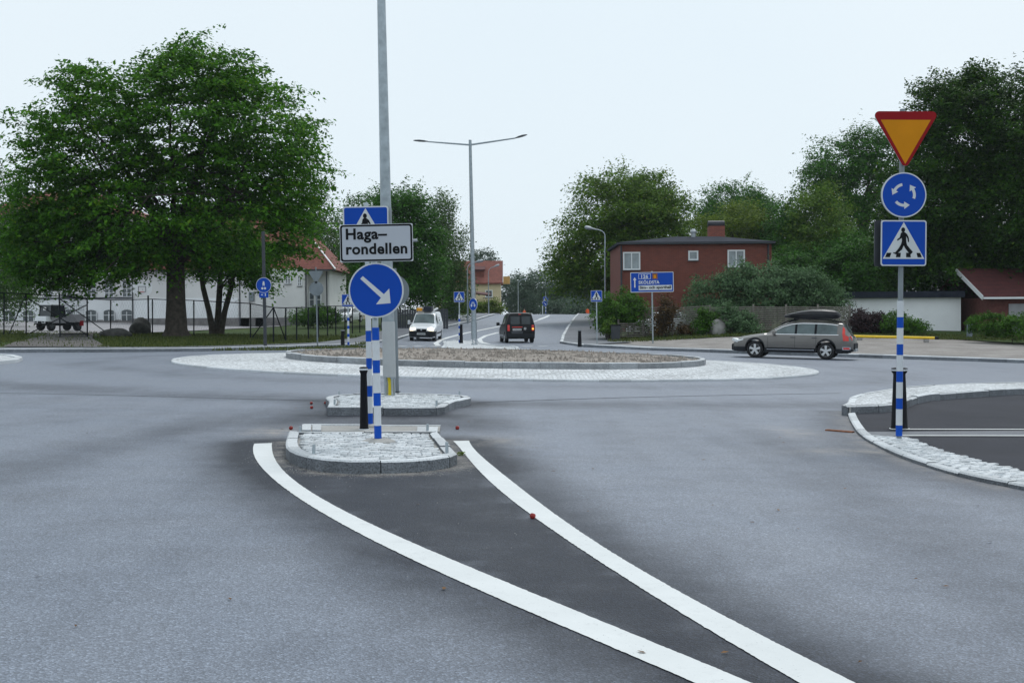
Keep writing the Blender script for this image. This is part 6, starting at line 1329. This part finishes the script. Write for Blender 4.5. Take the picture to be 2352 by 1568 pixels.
# ---------------------------------------------------------------- white van coming towards us
t = thing('white_van', 'white delivery van with lit headlamps and amber beacon on its roof', 'van')
v = Car(top=[(0, .56), (.04, .70), (.15, .82), (.4, .92), (.8, 1.0), (1.0, 1.06), (1.3, 1.36), (1.55, 1.60), (1.8, 1.72), (2.2, 1.785), (3.2, 1.80), (4.1, 1.78), (4.25, 1.70), (4.32, 1.2)],
        belt=[(0, .5), (.2, .74), (1.0, .98), (1.6, 1.04), (4.3, 1.04)], half=[(0, .58), (.05, .70), (.2, .79), (.5, .835), (4.1, .835), (4.32, .78)], roofw=[(0, .5), (.4, .7), (1.0, .74), (1.5, .66), (2.0, .65), (4.1, .65), (4.32, .6)], sill=.24, arches=((.82, .31), (3.52, .31)), ar=.36)
v.body(t, 'whitepaint', n=70)
v.top_patch(t, 'windscreen', 'carglass', 1.05, 1.66, .66, .56, .01); v.patch(t, 'side_window', 'carglass_dark', 1.5, 2.15, curve((1.5, 1.06), (2.15, 1.06)), curve((1.5, 1.35), (1.75, 1.55), (2.15, 1.58)), .008)
b = MB(); b.box((.035, 0, .45), (.24, 1.5, .38)); b.build('bumper', 'cladding', t, bevel=.07); b = MB(); b.box((.02, 0, .70), (.09, .62, .13), ry=.3); b.build('grille', 'blackpl', t, bevel=.02); b = MB(); b.lathe([(.05, -.01), (.05, .01)], 14, axis='Y'); b.build('badge', 'chrome', t, loc=(-.035, 0, .71), rot=(0, 0, math.radians(90)))
for sd in (-1, 1):
    b = MB(); b.box((.12, sd*.56, .73), (.2, .34, .19), ry=.45, rz=sd*.35); b.build('headlamp', 'headlamp', t, bevel=.04); b = MB(); b.box((.19, sd*.73, .68), (.14, .06, .13), rz=sd*.6); b.build('turn_lamp', 'lampwhite', t, bevel=.02)
b = MB(); b.box((-.09, 0, .47), (.02, .52, .12)); b.build('number_plate', 'plate', t)
for k_ in range(6): b = MB(); b.box((-.102, -.19+k_*.076, .47), (.006, .045, .07)); b.build('plate_mark', 'platetext', t)
b = MB(); b.box((2.2, 0, .38), (3.9, 1.2, .3)); b.build('underbody', 'ubody', t); v.patch(t, 'side_trim', 'cladding', 1.25, 3.1, .44, .52, .015, 10, 2); v.patch(t, 'lower_cladding', 'cladding', .1, .5, .3, .62, .01, 6, 3); mirror_pair(t, 1.45, .86, 1.12, 'whitepaint', (.12, .17, .26))
for k_, (x0, z0, w_, h_) in enumerate(((2.5, 1.2, .5, .1), (2.6, 1.35, .35, .08), (2.5, 1.05, .6, .06))): v.patch(t, 'side_mark', 'navy', x0, x0+w_, z0, z0+h_, .006, 4, 2)
for x in (.82, 3.52):
    for y in (-.72, .72): wheel(t, x, y, .31, .2, 6, 'alu')
b = MB(); b.box((1.78, -.05, 1.33), (.02, .3, .25)); b.build('laptop_screen', 'ubody', t) if False else None
b = MB(); b.bar((2.0, -.62, 1.86), (2.0, .62, 1.86), .05); b.build('roof_bar', 'darkgrey', t); b = MB(); b.box((1.9, .40, 1.93), (.3, .36, .2)); b.build('beacon', 'beacon', t, bevel=.04); b = MB(); b.box((2.2, .30, 2.0), (.5, .4, .14)); b.build('beacon_cover', 'whitepaint', t, bevel=.03); b = MB(); b.box((2.1, -.12, 1.97), (.7, .52, .32)); b.build('roof_load', 'navy', t, bevel=.02); b = MB(); b.bar((1.9, -.5, 1.88), (2.9, -.62, 2.0), .09); b.build('roof_pipe', 'frame', t)
q = hit(972, 785); dd = 79; q = col(978, dd+1.5); place(t, q.x, q.y, math.radians(86), 2.15, 2.7)
# ---------------------------------------------------------------- black van driving away
t = thing('black_van', 'black small van with red tail lamps driving away up the road', 'van')
v = Car(top=[(0, .6), (.1, .8), (.4, .95), (.95, 1.08), (1.5, 1.55), (1.9, 1.75), (2.5, 1.81), (3.6, 1.82), (4.2, 1.80), (4.30, 1.76), (4.37, 1.5), (4.42, 1.0), (4.43, .5)], belt=[(0, .5), (.3, .8), (1.0, 1.0), (4.3, 1.08), (4.43, .8)], half=[(0, .62), (.1, .76), (.5, .88), (4.2, .89), (4.36, .87), (4.43, .84)], roofw=[(0, .5), (.6, .78), (1.5, .72), (2.0, .68), (4.2, .68), (4.30, .68), (4.37, .73), (4.43, .8)], sill=.26, arches=((.88, .32), (3.56, .32)), ar=.38)
v.body(t, 'blackpaint', n=70); b = MB(); b.top = 0
def rear(name, mat, y0, y1, z0, z1, off=.012, par=t, xf=lambda z: interp(z, [.5, 1.0, 1.5, 1.76], [4.43, 4.42, 4.37, 4.30]), bev=0.0, thick=.02):
    b = MB(); zs = np.linspace(z0, z1, 4)
    for z in zs: b.v += [(xf(z)+off, y0, z), (xf(z)+off, y1, z), (xf(z)+off-thick, y1, z), (xf(z)+off-thick, y0, z)]
    for i in range(3):
        for j in range(4): b.f.append((i*4+j, i*4+(j+1) % 4, i*4+4+(j+1) % 4, i*4+4+j)); b.m.append(0)
    b.f += [(3, 2, 1, 0), (12, 13, 14, 15)]; b.m += [0, 0]; return b.build(name, mat, par, bevel=bev)
rear('rear_window', 'carglass_dark', -.60, -.06, 1.12, 1.58); rear('rear_window', 'carglass_dark', .06, .58, 1.12, 1.58); rear('door_gap', 'ubody', -.012, .012, .62, 1.7, .006)
for sd in (-1, 1): rear('tail_lamp', 'lampred', sd*.80 if sd < 0 else .66, -.66 if sd < 0 else .80, .72, 1.08, .03, bev=.02, thick=.08)
rear('indicator', 'indicator', .68, .79, .80, .89, .036); rear('number_plate', 'plate', -.48, .04, .74, .86, .02); rear('tailgate_handle', 'lampred', -.52, .1, .93, .975, .03); rear('step_panel', 'darkgrey', -.55, .12, .56, .70, .016); rear('brake_lamp', 'lampred', -.12, .04, 1.70, 1.73, .016)
for k_ in range(6): rear('plate_mark', 'platetext', -.43+k_*.077, -.385+k_*.077, .765, .835, .024, thick=.006)
b = MB(); rg = 20; b.add([(0, .075*math.cos(2*math.pi*k_/rg), .075*math.sin(2*math.pi*k_/rg)) for k_ in range(rg)]+[(0, .06*math.cos(2*math.pi*k_/rg), .06*math.sin(2*math.pi*k_/rg)) for k_ in range(rg)], [(k_, (k_+1) % rg, (k_+1) % rg+rg, k_+rg) for k_ in range(rg)]); [b.bar((0, a_[0], a_[1]), (0, c_[0], c_[1]), .012) for a_, c_ in (((-.03, .055), (0, .005)), ((0, .005), (.03, .055)), ((-.055, .03), (-.025, -.05)), ((-.025, -.05), (0, -.005)), ((0, -.005), (.025, -.05)), ((.025, -.05), (.055, .03)))]; b.build('badge', 'chrome', t, loc=(4.445, .26, .86))
b = MB(); b.box((4.40, 0, .44), (.16, 1.66, .22)); b.build('rear_bumper', 'cladding', t, bevel=.05); b = MB(); b.box((2.2, 0, .40), (4.0, 1.3, .32)); b.build('underbody', 'ubody', t); mirror_pair(t, 1.45, .92, 1.12, 'blackpaint', (.13, .2, .2))
v.patch(t, 'side_window', 'carglass_dark', 1.6, 2.4, 1.12, lambda x: min(v.f(v.top, x)-.15, 1.62), .008); v.patch(t, 'side_window', 'carglass_dark', 2.5, 3.3, 1.12, 1.6, .008); v.patch(t, 'side_rail', 'chrome', 1.2, 3.2, .42, .45, .02, 8, 2); v.top_patch(t, 'windscreen', 'carglass_dark', 1.0, 1.75, .7, .6)
for x in (.88, 3.56):
    for y in (-.77, .77): wheel(t, x, y, .32, .21, 5)
q = hit(1186, 788); q = col(1186, 76); place(t, q.x, q.y+1.8, math.radians(-83.5), 2.2, 2.68)
# ---------------------------------------------------------------- electric utility truck in the yard
t = thing('utility_truck', 'small white and black electric utility truck with cargo bed in the school yard', 'utility vehicle', (0, 0, 0))
b = MB(); b.box((1.6, 0, .45), (2.9, 1.0, .22)); b.build('chassis', 'ubody', t); b = MB(); b.box((.22, 0, .78), (.5, 1.2, .36), taper=.82); b.build('nose', 'whitepaint', t, bevel=.08); b = MB(); b.box((.02, 0, .52), (.12, 1.15, .22)); b.build('bumper', 'blackpl', t, bevel=.03)
for sd in (-1, 1): b = MB(); b.box((-.02, sd*.36, .58), (.1, .34, .17)); h_ = b.build('headlamp', 'frame', t, bevel=.03); b = MB(); b.box((-.055, sd*.36, .58), (.05, .24, .1)); b.build('lens', 'carglass_dark', h_)
b = MB(); b.box((.95, 0, 1.22), (1.15, 1.2, .95), taper=.86); b.build('cab_glass', 'carglass_dark', t, bevel=.05); b = MB(); b.box((.97, 0, 1.74), (1.2, 1.16, .12)); b.build('cab_roof', 'whitepaint', t, bevel=.05); b = MB(); b.box((1.0, 0, .72), (1.2, 1.24, .4)); b.build('cab_side', 'doorgrey', t, bevel=.04)
for x, z0 in ((.40, .92), (1.5, .92)):
    for sd in (-1, 1): b = MB(); b.bar((x, sd*.59, z0), (lerp(x, .95, .12), sd*.53, 1.72), .08); b.build('cab_pillar', 'blackpl', t)
b = MB(); b.box((2.35, 0, .86), (1.5, 1.3, .5)); b.build('cargo_bed', 'doorgrey', t, bevel=.02); b = MB(); [b.bar((1.7+k_*.18, sd*.64, 1.1), (1.7+k_*.18, sd*.64, 1.7), .02) for k_ in range(8) for sd in (-1, 1)]; [b.bar((1.65, sd*.64, z_), (3.05, sd*.64, z_), .025) for z_ in (1.4, 1.7) for sd in (-1, 1)]; b.build('cargo_cage', 'alu', t); b = MB(); b.box((2.85, -.64, .52), (.3, .06, .35)); b.build('red_box', 'red', t, bevel=.02)
b = MB(); b.box((.55, -.75, 1.0), (.1, .16, .22)); b.build('door_mirror', 'blackpl', t, bevel=.02); b = MB(); b.box((.34, .0, 1.45), (.01, .28, .22)); b.build('windscreen_note', 'plate', t)
for x in (.45, 2.6):
    for y in (-.5, .5): wheel(t, x, y, .3, .22, 5, 'darkgrey')
q = hit(135, 760, .125); t.location = (0, 0, 0); place(t, q.x, q.y, math.radians(60), 1.5, 2.1); t.location.z += .127
# ---------------------------------------------------------------- parked vehicles behind the fence
def parked(label, px, d, mat, rz, sc=1.0):
    t = thing('parked_car', label, 'car', (0, 0, 0)); v = Car(top=[(0, .55), (.1, .75), (.5, .88), (1.1, .97), (1.7, 1.33), (2.1, 1.42), (3.2, 1.42), (3.7, 1.2), (4.1, .95), (4.2, .5)], belt=[(0, .5), (.4, .78), (1.1, .88), (4.1, .92)], half=[(0, .55), (.2, .74), (.6, .83), (3.6, .83), (4.2, .7)], roofw=[(0, .5), (1.1, .74), (1.8, .6), (3.2, .58), (4.2, .6)], sill=.24, arches=((.8, .31), (3.3, .31)), ar=.36)
    v.body(t, mat, n=40); v.patch(t, 'side_window', 'carglass_dark', 1.6, 3.3, .95, lambda x: min(v.f(v.top, x)-.12, 1.3), .008); v.top_patch(t, 'windscreen', 'carglass_dark', 1.15, 1.75, .62, .55)
    for x in (.8, 3.3):
        for y in (-.72, .72): wheel(t, x, y, .31, .2, 5)
    q = col(px, d, .1); place(t, q.x, q.y, math.radians(rz), 2.1, 2.5); t.location.z += .1
parked('silver grey parked car seen through the fence left of the arrow disc', 760, 128, 'lampwhite', 100); parked('white parked car behind the fence and the small crossing sign', 800, 118, 'whitepaint', 75); parked('pale car tail showing through the slat fence gap by the board pole', 1515, 82, 'whitepaint', 15)

# ================================================================== PEOPLE FAR UP THE ROAD
def person(label, base, rz, vest, pants, seed=0):
    t = thing('person', label, 'person', base, rz)
    J = {'pelvis': (0, 0, .95), 'spine': (0, 0, 1.18), 'chest': (0, 0, 1.38), 'neck': (0, 0, 1.52), 'head0': (0, -.01, 1.62), 'head1': (0, -.02, 1.75), 'shl': (-.18, 0, 1.42), 'ell': (-.24, .02, 1.15), 'hal': (-.22, -.12, .92), 'shr': (.18, 0, 1.42), 'elr': (.24, .04, 1.15), 'har': (.22, -.1, .92), 'hil': (-.1, 0, .9), 'knl': (-.11, -.08, .5), 'anl': (-.11, .02, .09), 'tol': (-.12, -.14, .04), 'hir': (.1, 0, .9), 'knr': (.11, .04, .5), 'anr': (.11, .16, .1), 'tor': (.12, .02, .04)}
    Rr = {'pelvis': .15, 'spine': .14, 'chest': .165, 'neck': .06, 'head0': .085, 'head1': .09, 'shl': .075, 'ell': .05, 'hal': .04, 'shr': .075, 'elr': .05, 'har': .04, 'hil': .095, 'knl': .065, 'anl': .045, 'tol': .04, 'hir': .095, 'knr': .065, 'anr': .045, 'tor': .04}
    E_ = [('pelvis','spine'),('spine','chest'),('chest','neck'),('neck','head0'),('head0','head1'),('chest','shl'),('shl','ell'),('ell','hal'),('chest','shr'),('shr','elr'),('elr','har'),('pelvis','hil'),('hil','knl'),('knl','anl'),('anl','tol'),('pelvis','hir'),('hir','knr'),('knr','anr'),('anr','tor')]
    ks = list(J); me = bpy.data.meshes.new('body'); me.from_pydata([J[k_] for k_ in ks], [(ks.index(a), ks.index(b)) for a, b in E_], []); ob = bpy.data.objects.new('tmp_body', me); COL.objects.link(ob)
    sk = ob.modifiers.new('skin', 'SKIN'); 
    if not me.skin_vertices: me.attributes.new
    for i, k_ in enumerate(ks): me.skin_vertices[0].data[i].radius = (Rr[k_], Rr[k_]*.85); me.skin_vertices[0].data[i].use_root = (k_ == 'pelvis')
    ob.modifiers.new('sub', 'SUBSURF').levels = 1; dg = bpy.context.evaluated_depsgraph_get(); dg.update(); m2 = bpy.data.meshes.new_from_object(ob.evaluated_get(dg)); bpy.data.objects.remove(ob)
    m2.materials.clear(); [m2.materials.append(M[k_]) for k_ in (vest, pants, 'skin', 'blackpl')]
    for p_ in m2.polygons:
        z = p_.center.z; p_.material_index = 2 if z > 1.54 and p_.center.y < .02 else 3 if z > 1.6 else 0 if z > .93 else 1
        if abs(p_.center.x) > .19 and z < 1.0: p_.material_index = 2
    m2.shade_smooth(); link('body', m2, t)
person('person in an orange red jacket walking on the far footpath by the crest', col(1349, 178, .1), .4, 'orange', 'navy'); person('person in an orange vest partly hidden behind the roof of the black van', col(1204, 184, .02), -.5, 'orange', 'navy')
# ================================================================== HAZE
hz = MB(); hz.box((0, 190, 13), (640, 560, 40)); ho = hz.build('haze', 'frame'); ho.data.materials.clear()
hm = bpy.data.materials.new('haze_air'); hm.use_nodes = True; hn = hm.node_tree.nodes; hn.clear(); hout = hn.new('ShaderNodeOutputMaterial'); hv = hn.new('ShaderNodeVolumePrincipled')
hv.inputs['Color'].default_value = (.84, .93, 1.0, 1); hv.inputs['Density'].default_value = .00012; hv.inputs['Anisotropy'].default_value = .2; hm.node_tree.links.new(hv.outputs[0], hout.inputs['Volume'])
ho.data.materials.append(hm); ho['kind'] = 'stuff'; ho['label'] = 'thin pale morning haze over the road and the far trees'; ho['category'] = 'haze'
scene.cycles.volume_bounces = 1
